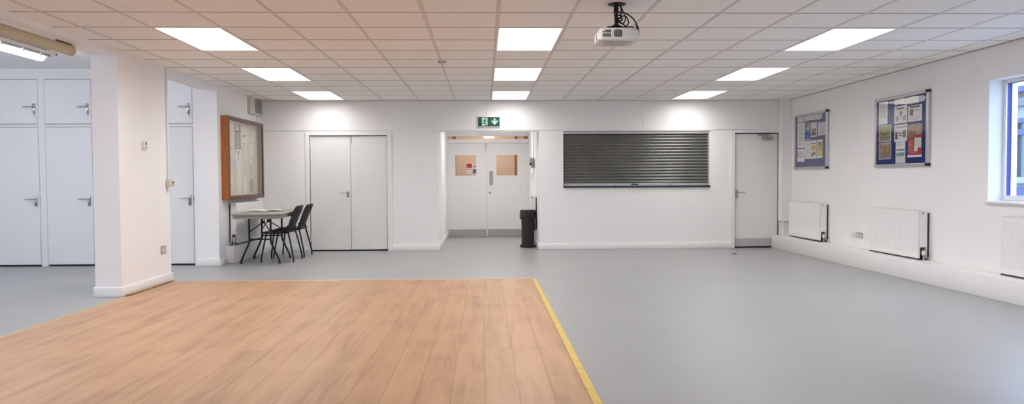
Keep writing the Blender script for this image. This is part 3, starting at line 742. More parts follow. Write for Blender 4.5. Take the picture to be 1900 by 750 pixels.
radiator('white radiator on the right wall below the window', XR, -1, 6.0, 7.41, .24, .80, G)
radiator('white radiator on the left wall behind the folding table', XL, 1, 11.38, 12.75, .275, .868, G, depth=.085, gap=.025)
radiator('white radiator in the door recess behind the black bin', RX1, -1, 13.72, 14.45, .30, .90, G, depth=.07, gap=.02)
pp = MB().cyl((.905, 13.66, 0), (.905, 13.66, .33), .009, 10).cyl((.88, 13.66, 0), (.88, 13.66, .33), .008, 10)
tag(link('radiator_pipe', pp, M['alu']), 'pair of thin grey radiator pipes right of the black bin', 'pipe')

# ------------------------------------------------------------------ noticeboards
def sheet(name, label, cat, X, s, y0, y1, z0, z1, m, prints=(), group=None, tilt=0.):
    """paper on plane X facing s. prints: (u0,u1,v0,v1,material,part name) with u from the picture's left, v from the top"""
    t = link(name, MB().box(X, X + s*.0012, y0, y1, z0, z1), M[m]); tag(t, label, cat, group)
    by = {}
    w = y1 - y0; h = z1 - z0
    for q, (u0, u1, v0, v1, pm, pn) in enumerate(prints):
        if pn == 'printed_lines': q = 0
        e = .0016 + .0003*q
        if s < 0: a, b = y1 - u0*w, y1 - u1*w
        else: a, b = y0 + u0*w, y0 + u1*w
        by.setdefault((pm, pn), MB()).box(X + s*.0011, X + s*e, min(a, b), max(a, b), z1 - v1*h, z1 - v0*h)
    for (pm, pn), mb in by.items(): link(pn, mb, M[pm], t)
    return t
def lines(v0, v1, n, u0=.1, u1=.9, m='inkg', thick=.35):
    out = []; st = (v1 - v0)/n
    for k in range(n): out.append((u0, u1 - random.random()*.25*(u1 - u0), v0 + k*st, v0 + (k + thick)*st, m, 'printed_lines'))
    return out
def blue_board(label, y0, y1, z0, z1, felt, lockat):
    t = thing('noticeboard', label, 'noticeboard', (XR, (y0 + y1)/2, z0), 0, 'blue noticeboards')
    link('backing', MB().box(XR - .012, XR, y0 + .01, y1 - .01, z0 + .01, z1 - .01), M[felt], t)
    r = .022; w = .034
    link('frame_rail', MB().box(XR - .040, XR, y0 + .02, y1 - .02, z1 - w, z1, .01, 3), M['alu'], t)
    link('frame_rail', MB().box(XR - .040, XR, y0 + .02, y1 - .02, z0, z0 + w, .01, 3), M['alu'], t)
    link('frame_rail', MB().box(XR - .040, XR, y0, y0 + .05, z0 + .02, z1 - .02, .01, 3), M['alu'], t)
    link('frame_rail', MB().box(XR - .036, XR, y1 - w, y1, z0 + .02, z1 - .02, .01, 3), M['alu'], t)
    for z in (z0, z1): link('corner_cap', MB().box(XR - .044, XR, y0 - .003, y0 + .055, z - .005 if z == z0 else z - .032, z + .032 if z == z0 else z + .005, .008, 3), M['black'], t)
    for z in (z0, z1): link('corner_cap', MB().box(XR - .038, XR, y1 - .034, y1 + .002, z - .002 if z == z0 else z - .034, z + .034 if z == z0 else z + .002, .012, 3), M['alu_dull'], t)
    # thin acrylic, bowed a few millimetres into the room
    bow = .0065 if lockat else .002
    link('glazing', MB().shell(lambda u, v: (XR - .027 - bow*(1 - (2*v - 1)**2)*(1 - .25*(2*u - 1)**2), y0 + .045 + u*(y1 - y0 - .075), z0 + .03 + v*(z1 - z0 - .06)), 20, 20, .003), M['glass'], t)
    if lockat:
        link('lock', MB().box(XR - .036, XR - .03, y0 + .06, y0 + .085, z1 - .075, z1 - .045, .003, 2).box(XR - .036, XR - .03, y0 + .06, y0 + .08, z1 - .13, z1 - .10, .003, 2), M['black'], t)
        link('latch', MB().box(XR - .028, XR - .004, y1 + .0, y1 + .022, z1 - .10, z1 - .06, .004, 2).cyl((XR - .02, y1 + .012, z1 - .13), (XR - .02, y1 + .012, z1 - .10), .008, 8), M['black'], t)
    return t
blue_board('glazed blue noticeboard on the right wall nearest the window', 8.84, 10.075, 1.325, 2.207, 'felt', True)
blue_board('blue noticeboard with letter strip on the right wall nearest the single door', 11.49, 12.73, 1.335, 2.215, 'feltv', False)
PX = XR - .0125
g2_ = 'notices on the noticeboard nearest the window'
sheet('notice', 'white letter at the top left of the noticeboard nearest the window', 'notice', PX, -1, 9.787, 10.005, 1.876, 2.166, 'paper', lines(.12, .75, 7, .12, .85), g2_)
sheet('photograph', 'greenish interior photograph on the left of the noticeboard nearest the window', 'photograph', PX, -1, 9.697, 9.999, 1.652, 1.862, 'paper', [(.03, .97, .04, .96, 'olive', 'picture'), (.1, .9, .68, .9, 'grey', 'picture_floor'), (.3, .7, .45, .62, 'brown', 'picture_table')], g2_)
sheet('photograph', 'brown interior photograph at bottom left of the noticeboard nearest the window', 'photograph', PX, -1, 9.692, 9.994, 1.424, 1.638, 'paper', [(.03, .97, .04, .96, 'brown', 'picture'), (.1, .9, .05, .22, 'tan', 'picture_ceiling'), (.14, .34, .3, .58, 'tan', 'picture_window'), (.40, .52, .3, .72, 'grey', 'picture_furniture'), (.62, .82, .28, .55, 'tan', 'picture_window'), (.03, .97, .78, .96, 'grey', 'picture_floor')], g2_)
sheet('notice', 'white notice with three small pictures on the noticeboard nearest the window', 'notice', PX, -1, 9.327, 9.625, 1.862, 2.078, 'paper', [(.2, .75, .12, .2, 'ink', 'heading'), (.42, .62, .32, .55, 'grey', 'picture'), (.12, .36, .58, .88, 'inkg', 'picture'), (.68, .92, .58, .88, 'inkg', 'picture')] + lines(.6, .85, 3, .42, .62), g2_)
sheet('notice', 'white notice with a red picture in the middle of the noticeboard nearest the window', 'notice', PX, -1, 9.322, 9.620, 1.636, 1.845, 'paper', [(.1, .9, .12, .2, 'inkg', 'heading'), (.08, .27, .4, .6, 'purple', 'picture'), (.08, .27, .6, .86, 'maroon', 'picture_base'), (.68, .9, .35, .78, 'grey', 'picture'), (.35, .6, .48, .54, 'ink', 'printed_lines'), (.38, .58, .62, .68, 'ink', 'printed_lines')], g2_)
sheet('leaflet', 'white leaflet with teal bands at the bottom of the noticeboard nearest the window', 'leaflet', PX - .0018, -1, 9.357, 9.579, 1.361, 1.644, 'paper', [(.08, .92, .36, .44, 'grey', 'heading'), (.08, .92, .52, .68, 'teal', 'colour_band'), (.08, .92, .95, .97, 'ink', 'printed_lines')] + lines(.06, .28, 3, .1, .6) + lines(.72, .9, 4, .1, .9), g2_)
sheet('notice', 'white notice with maroon picture at top right of the noticeboard nearest the window', 'notice', PX, -1, 9.007, 9.305, 1.862, 2.056, 'paper', [(.12, .85, .04, .15, 'ink', 'heading'), (.14, .36, .24, .64, 'maroon', 'picture'), (.4, .82, .3, .36, 'inkg', 'printed_lines')] + lines(.7, .95, 4, .1, .95), g2_)
sheet('poster', 'red and white event poster on the noticeboard nearest the window', 'poster', PX, -1, 8.998, 9.309, 1.431, 1.83, 'red', [(.0, 1, .0, .33, 'tan', 'picture'), (.05, .55, .2, .42, 'brown', 'picture_detail'), (.48, .95, .42, .72, 'paperg', 'panel'), (.48, .70, .66, .82, 'paper', 'panel'), (0, 1, .935, 1, 'paper', 'footer')] + lines(.5, .9, 8, .06, .42, 'pink') + lines(.8, .9, 2, .25, .8, 'pink'), g2_)
g1_ = 'notices on the noticeboard nearest the single door'
sheet('notice', 'long typed white notice at the left of the noticeboard nearest the single door', 'notice', PX, -1, 12.355, 12.639, 1.68, 2.09, 'paper', lines(.1, .9, 16, .12, .9), g1_)
sheet('notice', 'white notice with bold lines at bottom left of the noticeboard nearest the single door', 'notice', PX, -1, 12.351, 12.643, 1.457, 1.664, 'paper', [(.05, .2, .28, .42, 'ink', 'emblem'), (.05, .18, .5, .64, 'ink', 'emblem')] + lines(.25, .78, 4, .25, .95, 'ink', .22), g1_)
sheet('poster', 'grey and blue poster on the noticeboard nearest the single door', 'poster', PX, -1, 12.126, 12.338, 1.80, 2.078, 'grey', [(0, 1, .45, .93, 'blue', 'colour_band'), (0, 1, .96, 1, 'paper', 'footer'), (.6, .8, .2, .26, 'paper', 'printed_lines'), (.3, .75, .33, .4, 'paper', 'printed_lines')], g1_)
sheet('notice', 'white notice with a dark photograph on the noticeboard nearest the single door', 'notice', PX, -1, 11.901, 12.111, 1.834, 2.074, 'paper', [(.05, .95, .0, .1, 'grey', 'heading'), (.1, .9, .45, .92, 'brown', 'picture')] + lines(.2, .38, 2, .1, .9), g1_)
sheet('notice', 'pale lilac notice at top right of the noticeboard nearest the single door', 'notice', PX, -1, 11.577, 11.866, 1.842, 2.046, 'paperl', [(.35, .85, .1, .14, 'inkg', 'heading'), (.35, .85, .68, .72, 'inkg', 'printed_lines'), (.35, .8, .78, .82, 'inkg', 'printed_lines')], g1_)
sheet('leaflet', 'plain white leaflet with faint print beside the yellow leaflet', 'leaflet', PX, -1, 12.127, 12.340, 1.495, 1.783, 'paper', lines(.1, .85, 9, .25, .85) + [(.08, .16, .82, .94, 'ink', 'emblem')], g1_)
sheet('leaflet', 'white leaflet with orange square and dark figures between two leaflets', 'leaflet', PX, -1, 11.901, 12.116, 1.492, 1.781, 'paper', [(.1, .85, .14, .2, 'ink', 'heading'), (.1, .9, .26, .56, 'yellow', 'picture'), (.35, .85, .32, .5, 'orange', 'picture_detail'), (.15, .45, .66, .9, 'purple', 'figures'), (.5, .8, .62, .82, 'ink', 'figures')], g1_)
sheet('leaflet', 'yellow leaflet with small pictures, rightmost in its row of leaflets', 'leaflet', PX, -1, 11.686, 11.884, 1.497, 1.783, 'yellow', [(.1, .9, .02, .1, 'paper', 'heading'), (.2, .8, .14, .38, 'grey', 'picture'), (.1, .4, .5, .75, 'pink', 'picture'), (.55, .85, .42, .6, 'tan', 'picture'), (0, 1, .9, 1, 'paper', 'footer')], g1_)
# letter cards along the tops of the blue boards
def letters(text, y0, y1, z0, z1, mats, label, group):
    n = len(text); w = (y1 - y0)/n
    fc = bpy.data.curves.new('glyph', 'FONT')
    for k, ch in enumerate(text):
        a = y1 - (k + .06)*w; b = y1 - (k + .94)*w
        dz = random.uniform(-.008, .008)
        t = link('letter_card', MB().box(PX - .0012, PX, b, a, z0 + dz, z1 + dz), M[mats[k % len(mats)]])
        tag(t, label, 'letter card', group)
        fc.body = ch; fc.size = (z1 - z0)*.95; fc.extrude = .0003; fc.align_x = 'CENTER'; fc.resolution_u = 3
        ob = bpy.data.objects.new('g', fc); COL.objects.link(ob)
        bpy.context.view_layer.update()
        me = ob.evaluated_get(bpy.context.evaluated_depsgraph_get()).to_mesh()
        mb = MB(); c = (a + b)/2
        for v in me.vertices: mb.v.append((PX - .0016 - v.co.z, c - v.co.x, z0 + dz + (z1 - z0)*.16 + v.co.y))
        for p_ in me.polygons: mb.f.append(list(p_.vertices)); mb.sm.append(False)
        bpy.data.objects.remove(ob)
        link('letter', mb, M['ink' if mats[k % len(mats)] != 'grey' else 'paper'], t)
    bpy.data.curves.remove(fc)
letters('STANSFIELD', 11.70, 12.645, 2.10, 2.178, ['paper', 'paper', 'paperc', 'paper'], 'white letter card in the heading row of the noticeboard nearest the single door', 'letter cards on the noticeboard nearest the single door')
letters('SUEEYAD', 9.08, 9.627, 2.09, 2.165, ['paper', 'paperc'], 'pale letter card in the heading row of the noticeboard nearest the window', 'letter cards on the noticeboard nearest the window')

# wooden display case on the left wall
nb = thing('display_case', 'glazed wooden display case of notices on the left wall above the table', 'noticeboard', (XL, 11.94, .93))
y0, y1, z0, z1, dp = 11.09, 12.80, .915, 2.118, .10
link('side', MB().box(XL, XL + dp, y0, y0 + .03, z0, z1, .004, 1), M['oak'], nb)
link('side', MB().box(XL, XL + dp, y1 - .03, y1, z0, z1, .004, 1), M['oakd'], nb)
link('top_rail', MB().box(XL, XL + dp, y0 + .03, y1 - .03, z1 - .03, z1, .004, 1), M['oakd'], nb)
link('bottom_strip', MB().box(XL, XL + dp, y0 + .03, y1 - .03, z0, z0 + .03, .004, 1), M['oakd'], nb)
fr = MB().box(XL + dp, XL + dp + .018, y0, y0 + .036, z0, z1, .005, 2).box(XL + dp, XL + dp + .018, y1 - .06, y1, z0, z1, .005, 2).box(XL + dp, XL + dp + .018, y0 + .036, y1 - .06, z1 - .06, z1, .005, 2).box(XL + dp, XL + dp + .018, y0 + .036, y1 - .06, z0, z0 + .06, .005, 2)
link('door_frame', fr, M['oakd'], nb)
link('glazing', MB().box(XL + dp + .004, XL + dp + .008, y0 + .033, y1 - .055, z0 + .055, z1 - .055), M['glassc'], nb)
link('backing', MB().box(XL, XL + .02, y0 + .03, y1 - .03, z0 + .03, z1 - .03), M['cork'], nb)
link('hinge_strip', MB().box(XL + dp - .002, XL + dp + .0195, y0 - .0015, y0 + .0035, z0 + .02, z1 - .02), M['hinge'], nb)
for y in (11.45, 12.05): link('hook', MB().cyl((XL + .03, y, z0 - .03), (XL + .03, y, z0), .005, 8), M['chrome'], nb)
WX = XL + .0205
gw = 'papers inside the wooden display case'
def cs(*a): sheet(*a)
cs('notice', 'pale green notice at the top left inside the wooden display case', 'notice', WX, 1, 11.19, 11.44, 1.80, 2.02, 'paperg', lines(.2, .8, 5), gw)
cs('notice', 'small white card under the green notice in the wooden display case', 'notice', WX + .0015, 1, 11.37, 11.53, 1.58, 1.75, 'paper', lines(.2, .8, 4), gw)
cs('notice', 'tall pale green sheet at the left edge of the wooden display case', 'notice', WX, 1, 11.19, 11.355, 1.37, 1.79, 'paperg', lines(.1, .9, 9), gw)
cs('poster', 'dark grey poster with pale shapes in the wooden display case', 'poster', WX, 1, 11.637, 11.916, 1.665, 2.04, 'grey', [(.25, .6, .0, .12, 'cyan', 'picture_sky'), (.25, .6, .16, .24, 'paper', 'pale_shape'), (.4, .65, .34, .5, 'inkg', 'pale_shape'), (.4, .62, .62, .76, 'inkg', 'pale_shape'), (.4, .55, .88, .94, 'paper', 'pale_shape')], gw)
cs('rosette_card', 'white card with purple ribbon print under the dark grey poster', 'card', WX, 1, 11.64, 11.932, 1.375, 1.66, 'paper', [(.0, .3, .04, .14, 'inkg', 'heading'), (.42, .56, .08, .34, 'purple', 'ribbon'), (.44, .54, .42, .56, 'purple', 'ribbon'), (.56, .66, .05, .2, 'purple', 'ribbon')], gw)
cs('notice', 'small lilac note with dark stripe overlapping the ribbon card', 'notice', WX + .0018, 1, 11.509, 11.66, 1.38, 1.505, 'paperl', [(.7, .85, .2, .85, 'purple', 'stripe')], gw)
cs('notice', 'tall blank white sheet at the bottom centre of the wooden display case', 'notice', WX, 1, 11.713, 11.931, .988, 1.372, 'paper', [(.1, .2, .0, .2, 'pink', 'stripe')], gw)
cs('notice', 'printed white sheet right of the dark grey poster in the display case', 'notice', WX, 1, 12.02, 12.232, 1.73, 2.045, 'paper', lines(.05, .3, 3) + [(.1, .4, .48, .6, 'ink', 'emblem'), (.55, .8, .44, .56, 'grey', 'emblem'), (.1, .4, .85, .95, 'grey', 'emblem')], gw)
cs('notice', 'tall sheet with cyan block in the right half of the display case', 'notice', WX, 1, 12.047, 12.208, 1.28, 1.715, 'paperg', [(.05, .95, .45, .6, 'paperl', 'colour_band'), (.05, .95, .6, .98, 'cyan', 'colour_block')], gw)
cs('notice', 'blank white sheet below the cyan block sheet in the display case', 'notice', WX, 1, 12.023, 12.205, .985, 1.27, 'paper', [(.0, 1, .0, .03, 'inkg', 'edge_line')], gw)
cs('notice', 'cream sheet with rows of small print at top right of the display case', 'notice', WX, 1, 12.328, 12.582, 1.825, 2.025, 'paperc', lines(.1, .9, 5), gw)
cs('notice', 'plain cream sheet below the small print sheet in the display case', 'notice', WX, 1, 12.350, 12.568, 1.58, 1.795, 'paperc', lines(.0, .1, 1), gw)
cs('notice', 'cream card with dark arch drawing at the right of the display case', 'notice', WX, 1, 12.350, 12.531, 1.272, 1.53, 'paperc', [(.15, .25, .3, .85, 'ink', 'drawing'), (.65, .75, .3, .85, 'ink', 'drawing'), (.2, .7, .85, .92, 'ink', 'drawing')], gw)
cs('notice', 'small white card at the lower left of the wooden display case', 'notice', WX, 1, 11.339, 11.516, 1.068, 1.285, 'paper', [(.3, .45, .15, .25, 'ink', 'emblem'), (.2, .7, .7, .78, 'ink', 'printed_lines')], gw)
tag(link('badge', MB().lathe((WX, 12.44, 1.118), [(.11, 0), (.11, .004), (.1, .005)], 28, 'x'), mat('khaki card', (.32, .30, .20), .8, noise=.4, nscale=60)), 'round olive badge at the lower right of the wooden display case', 'badge', gw)

# vent / heater box at the top of the left wall with its cable
vb = thing('wall_vent', 'cream box with dark diamond grille high on the left wall', 'vent', (XL, 12.68, 2.25))
link('case', MB().box(XL, XL + .055, 12.36, 12.99, 2.252, 2.53, .012, 3), M['vent'], vb)
link('grille', MB().box(XL + .054, XL + .058, 12.58, 12.92, 2.285, 2.515), M['mesh'], vb)
gr = MB()
for k in range(-9, 12):
    for sgn in (1, -1):
        a = Vector((0, 12.58 + k*.034, 2.285)); b = Vector((0, 12.58 + k*.034 + .23*.8, 2.515))
        if sgn < 0: a.z, b.z = b.z, a.z
        ts = []
        t0 = max(0., (12.58 - a.y)/(b.y - a.y)); t1 = min(1., (12.92 - a.y)/(b.y - a.y))
        if t1 - t0 < .05: continue
        p0, p1 = a.lerp(b, t0), a.lerp(b, t1)
        gr.tube([(XL + .0595, p0.y, p0.z), (XL + .0595, p1.y, p1.z)], .0019, 5)
link('lattice', gr, M['vent'], vb)
link('screw', MB().lathe((XL + .055, 12.47, 2.45), [(.008, 0), (.006, .003)], 10, 'x'), M['mesh'], vb)
tag(link('conduit', MB().box(XL, XL + .014, 12.86, 12.885, 2.13, 2.252, .003, 1), M['lightsw']), 'short white conduit below the wall vent', 'conduit')
tag(link('junction_box', MB().box(XL, XL + .035, 12.83, 12.93, 2.04, 2.125, .006, 2).cyl((XL + .03, 12.99, 2.07), (XL + .03, 12.93, 2.07), .007, 8), M['lightsw']), 'small white junction box beside the top corner of the display case', 'junction box')

# ------------------------------------------------------------------ exit sign
es = thing('exit_sign', 'green running man exit sign above the recessed double doors', 'exit sign', (.087, YB - .02, 2.07))
sx0, sx1, sz0, sz1 = -.105, .279, 2.072, 2.256; yf = YB - .04
link('case', MB().box(sx0, sx1, yf, YB - .013, sz0, sz1, .006, 2), M['frame_white'], es)
link('face', MB().box(sx0 + .011, sx1 - .011, yf - .002, yf + .001, sz0 + .012, sz1 - .014), M['green'], es)
W_, H_ = sx1 - sx0, sz1 - sz0
def sp(px, py): return sx0 + (px - 150)/1045*W_, sz1 - (py - 125)/530*H_
def signpoly(mb, pts, d=.0022): return mb.prism([sp(*p) for p in pts][::-1], lambda a, b, q: (a, q, b), yf - d, yf - .0015)
link('door_symbol', signpoly(MB(), [(350, 200), (610, 200), (610, 590), (350, 590)]), M['sgnw'], es)
link('arrow', signpoly(MB(), [(895, 235), (970, 235), (970, 385), (1000, 385), (1078, 300), (1078, 390), (935, 552), (795, 390), (795, 300), (868, 385), (895, 385)]), M['sgnw'], es)
rm = MB()
def limb(pts, w):
    for a, b in zip(pts, pts[1:]):
        a, b = Vector(a), Vector(b); n = (b - a).normalized(); p_ = Vector((-n.y, n.x))*w/2; a = a - n*w*.25; b = b + n*w*.25
        signpoly(rm, [tuple(a + p_), tuple(b + p_), tuple(b - p_), tuple(a - p_)], .003)
signpoly(rm, [(525 + 30*math.cos(k*PI/8), 258 + 26*math.sin(k*PI/8)) for k in range(16)], .003)
limb([(480, 310), (485, 430)], 62); limb([(440, 305), (430, 330), (385, 380)], 26); limb([(500, 310), (545, 360), (598, 380)], 26)
limb([(478, 430), (450, 485), (350, 485), (318, 540)], 32); limb([(490, 430), (530, 510), (568, 560), (520, 588)], 34)
link('running_figure', rm, M['green'], es)
tag(link('conduit', MB().box(.055, .067, YB - .022, YB - .013, 2.256, CE, .002, 1), M['wall']), 'thin white conduit above the exit sign', 'conduit')
tag(link('conduit', MB().box(2.688, 2.697, YB - .020, YB - .013, 2.03, CE, .002, 1), M['wall']), 'thin white conduit above the roller shutter', 'conduit')

# ------------------------------------------------------------------ recess fittings
sb = thing('switch_box', 'grey isolator box on the right wall of the door recess', 'switch box', (RX1, 14.3, 1.40))
link('case', MB().box(RX1 - .06, RX1, 14.2, 14.36, 1.405, 1.575, .006, 2), M['pole'], sb)
link('switch_lever', MB().box(RX1 - .085, RX1 - .06, 14.24, 14.28, 1.45, 1.50, .004, 2), M['black'], sb)
link('side_unit', MB().box(RX1 - .10, RX1, 14.38, 14.50, 1.46, 1.60, .006, 2), M['lightsw'], sb)
tag(link('conduit', MB().cyl((RX1 - .02, 14.28, 1.575), (RX1 - .02, 14.28, 2.45), .007, 10), M['alu_dull']), 'thin grey conduit rising from the isolator box', 'conduit', 'conduits in the door recess')
tag(link('conduit', MB().box(RX1 - .016, RX1, 13.30, 13.325, .12, 2.45, .003, 1), M['gloss']), 'white vertical conduit beside the recess corner', 'conduit', 'conduits in the door recess')
cable('cable', 'white cable hanging in a loop below the isolator box', [(RX1 - .02, 14.3, 1.405), (RX1 - .022, 14.3, 1.33), (RX1 - .03, 14.34, 1.24), (RX1 - .05, 14.42, 1.20), (RX1 - .075, 14.46, 1.23), (RX1 - .085, 14.47, 1.30)], .008, 'lightsw', 6)
rl = thing('ceiling_light', 'added unseen light panel on the recess ceiling in front of the fire doors', 'ceiling light', (.08, 14.7, 2.43))  # unseen panel added to brighten the recess
link('frame', MB().box(-.30, .46, 14.32, 15.08, 2.436, 2.45, .003, 1), M['frame_white'], rl)
link('diffuser', MB().box(-.28, .44, 14.34, 15.06, 2.430, 2.437), M['led'], rl)
# black bin
bn = thing('rubbish_bin', 'tall black rubbish bin with liner beside the recess corner', 'bin', (.765, 13.56, 0))
bc = (.765, 13.56, 0)
link('body', MB().lathe(bc, [(.112, .03), (.112, .05), (.114, .5), (.118, .60), (.10, .60)], 36), M['black'], bn)
link('base_ring', MB().lathe(bc, [(.132, .0), (.138, .008), (.138, .032), (.128, .044), (.112, .046)], 36), M['rubber'], bn)
def lin(u, v):
    a = u*2*PI; r = .13 + .006*math.sin(a*9 + 3*v) + .005*math.sin(a*17 + v*5) + .006*math.sin(v*PI)
    return (bc[0] + r*math.cos(a), bc[1] + r*math.sin(a), .495 + .152*v + .008*math.sin(a*5)*(1 - v))
link('bin_liner', MB().shell(lin, 72, 8, .004), M['bag'], bn)
link('lid', MB().lathe(bc, [(.122, .635), (.134, .64), (.136, .650), (.128, .657), (.10, .655)], 36), M['black'], bn)
link('liner_flap', MB().shell(lambda u, v: (bc[0] + .125 + .035*math.sin(u*PI) + .004*math.sin(v*9), bc[1] - .07 + .14*u, .525 + .1*v), 10, 6, .004), M['bag'], bn)

# unseen corridor lamp, then wall lamp and posters seen through the doors
cl_ = thing('unseen_lamp', 'added unseen ceiling lamp lighting the corridor behind the fire doors', 'ceiling light', (.12, 17.3, 2.5))  # kept out of sight to light the corridor
link('lens', MB().box(-.02, .22, 17.0, 17.5, 2.545, 2.575, .01, 2), M['unseen_corrlamp'], cl_)
link('rim', MB().box(-.04, .24, 16.98, 17.52, 2.575, 2.6, .006, 1), M['black'], cl_)
CYW = 18.4
bl = thing('bulkhead_lamp', 'small lit wall lamp in the corridor seen through the transom pane', 'wall lamp', (.12, 18.36, 2.19))
link('housing', MB().box(-.02, .26, 18.34, 18.4, 2.245, 2.275, .006, 2), M['lampgrey'], bl)
link('lens', MB().box(0, .24, 18.32, 18.398, 2.19, 2.244, .012, 2), M['bulk'], bl)
def csheet(label, x0, x1, z0, z1, m, prints=()):
    t = link('poster', MB().box(x0, x1, CYW - .002, CYW, z0, z1), M[m]); tag(t, label, 'poster', 'posters in the corridor')
    for k, (a, b, c, d, pm) in enumerate(prints): link('print', MB().box(x0 + a*(x1 - x0), x0 + b*(x1 - x0), CYW - .0028, CYW - .0018, z1 - d*(z1 - z0), z1 - c*(z1 - z0)), M[pm], t)
csheet('red and white poster seen through the left door pane', -.41, -.285, 1.335, 1.585, 'paper', [(0, 1, .02, .42, 'red'), (.1, .9, .55, .6, 'inkg')])
csheet('blue poster seen through the left door pane', -.275, -.16, 1.31, 1.56, 'paper', [(.1, .9, .45, .85, 'blue'), (.1, .9, .1, .3, 'inkg')])
csheet('grey poster seen at the right of the left door pane', -.15, -.03, 1.28, 1.60, 'paper', [(.05, .9, .05, .2, 'grey'), (.05, .9, .35, .6, 'purple'), (.05, .9, .7, .8, 'blue')])

# ------------------------------------------------------------------ table
TA = math.radians(3.5)
tb = thing('folding_table', 'grey folding table with black legs against the left wall', 'table', (-3.18, 11.56, 0), TA)
TM = Matrix.Translation((-3.18, 11.56, 0)) @ Matrix.Rotation(TA, 4, 'Z')
tw, tl, tz = .69, 1.83, .735
def loft(levels):
    mb = MB(); n = len(levels[0][1]); o = 0
    for z, poly in levels: mb.v += [(a, b, z) for a, b in poly]
    for i in range(len(levels) - 1):
        for k in range(n): mb.f.append([i*n + k, i*n + (k + 1) % n, (i + 1)*n + (k + 1) % n, (i + 1)*n + k]); mb.sm.append(True)
    mb.f.append(list(range(n))[::-1]); mb.f.append([(len(levels) - 1)*n + k for k in range(n)]); mb.sm += [False, False]
    return mb
top = loft([(tz - .022, roundrect(tw - .01, tl - .01, .085, 8)), (tz - .014, roundrect(tw, tl, .09, 8)), (tz - .004, roundrect(tw, tl, .09, 8)), (tz, roundrect(tw - .008, tl - .008, .086, 8))])
link('tabletop', top.xf(TM), M['table'], tb)
ap = loft([(tz - .07, roundrect(tw - .05, tl - .05, .07, 8)), (tz - .02, roundrect(tw - .04, tl - .04, .072, 8))])
link('apron', ap.xf(TM), M['tedge'], tb)
for e in (-1, 1):
    ye = e*.40; lo = Matrix.Translation((-.055, 0, 0)); LM = TM @ lo
    for s in (-1, 1):
        leg = MB().tube(smooth([(s*.15, ye, tz - .06), (s*.15, ye, .40), (s*.152, ye, .32), (s*.17, ye, .26), (s*.262, ye - .0, .05), (s*.268, ye, .0)], 4), .0135, 12)
        l_ = link('leg', leg.xf(LM), M['blackm'], tb)
        link('foot', MB().lathe((s*.268, ye, 0), [(.017, 0), (.017, .03), (.014, .034)], 14).xf(LM), M['rubber'], l_)
    link('cross_bar', MB().cyl((-.15, ye, .35), (.15, ye, .35), .011, 12).xf(LM), M['blackm'], tb)
    yb = ye - e*.22
    br = MB().tube([(-.15, ye, .45), (-.012, yb, .58), (-.012, yb - e*.04, .70)], .0075, 8).tube([(.15, ye, .45), (.012, yb, .58), (.012, yb - e*.04, .70)], .0075, 8).box(-.025, .025, yb - .012, yb + .012, .565, .60, .004, 2)
    link('brace', br.xf(LM), M['blackm'], tb)
# open book / papers on the table
pb = thing('papers', 'open sheaf of white papers lying on the folding table', 'papers', (-3.25, 11.62, tz), .15)
PM = Matrix.Translation((-3.25, 11.62, tz)) @ Matrix.Rotation(.15, 4, 'Z')
link('page', MB().shell(lambda u, v: (-.235 + .23*u, -.15 + .3*v, .006 + .018*math.sin(u*PI*.9 + .25)*(.6 + .4*v)), 12, 6, .009).xf(PM), M['paper'], pb)
link('page', MB().shell(lambda u, v: (.005 + .23*u, -.15 + .3*v, .006 + .020*math.sin((1 - u)*PI*.9 + .25)), 12, 6, .009).xf(PM), M['paper'], pb)
link('cover', MB().box(-.245, .245, -.155, .155, .0, .003).xf(PM), M['grey'], pb)

# ------------------------------------------------------------------ chairs (front towards local -X)
def make_chair(loc, label):
    t = thing('stacking_chair', label, 'chair', loc, 0, 'black plastic chairs by the table')
    T = Matrix.Translation(loc)
    def seat(u, v):        # u: front->back, v: across
        x = -.245 + .44*u; y = (v - .5)*2
        w = .225*(1 - .18*max(0, (abs(2*u - 1) - .55)/.45)**2)
        z = .445 - .012*(1 - y*y) - .03*max(0, (.22 - u)/.22)**2 + .008*u
        return (x, y*w, z)
    link('seat', MB().shell(seat, 20, 18, .014).xf(T), M['chairp'], t)
    def back(u, v):        # u across, v up
        y = (u - .5)*2; zz = .475 + .35*v
        w = .205 + .045*math.sin(min(1, v*1.3)*PI*.5) - .05*max(0, (v - .78)/.22)**2.4
        x = .165 + .125*v**.85 + .035*(1 - y*y) - .03 + .02*v*v
        return (x, y*w, zz - .03*max(0, v - .6)*y*y)
    link('backrest', MB().shell(back, 24, 22, .011, keep=lambda i, j: not (14 <= j <= 18 and j % 2 == 0 and 4 <= i <= 19 and i % 2 == 0)).xf(T), M['chairp'], t)
    for s in (-1, 1):
        y0_ = s*.195; y1_ = s*.275
        f_ = MB().tube(smooth([(-.13, y0_, .428), (-.16, y0_ + s*.005, .41), (-.17, y0_ + s*.02, .36), (-.215, y1_ - s*.01, .09), (-.218, y1_, .0)], 5), .0115, 10)
        link('leg', f_.xf(T), M['blackm'], t)
        r_ = MB().tube(smooth([(.15, s*.213, .535), (.155, s*.212, .50), (.16, s*.215, .43), (.19, s*.235, .30), (.237, y1_ - s*.012, .08), (.24, y1_ - s*.01, .0)], 5), .0115, 10)
        link('leg', r_.xf(T), M['blackm'], t)
    fr_ = MB()
    for s in (-1, 1): fr_.tube([(-.15, s*.195, .42), (0, s*.2, .421), (.16, s*.213, .43)], .0105, 8)
    fr_.tube([(-.10, -.195, .418), (-.10, .195, .418)], .009, 8).tube([(.13, -.21, .427), (.13, .21, .427)], .009, 8)
    link('seat_frame', fr_.xf(T), M['blackm'], t)
    return t
c1 = make_chair((-3.015, 11.56, 0), 'black plastic chair at the table, nearer of the two')
dup(c1, (-3.02, 12.25, 0), 0, 'black plastic chair at the table, farther of the two beside the double cupboard doors')

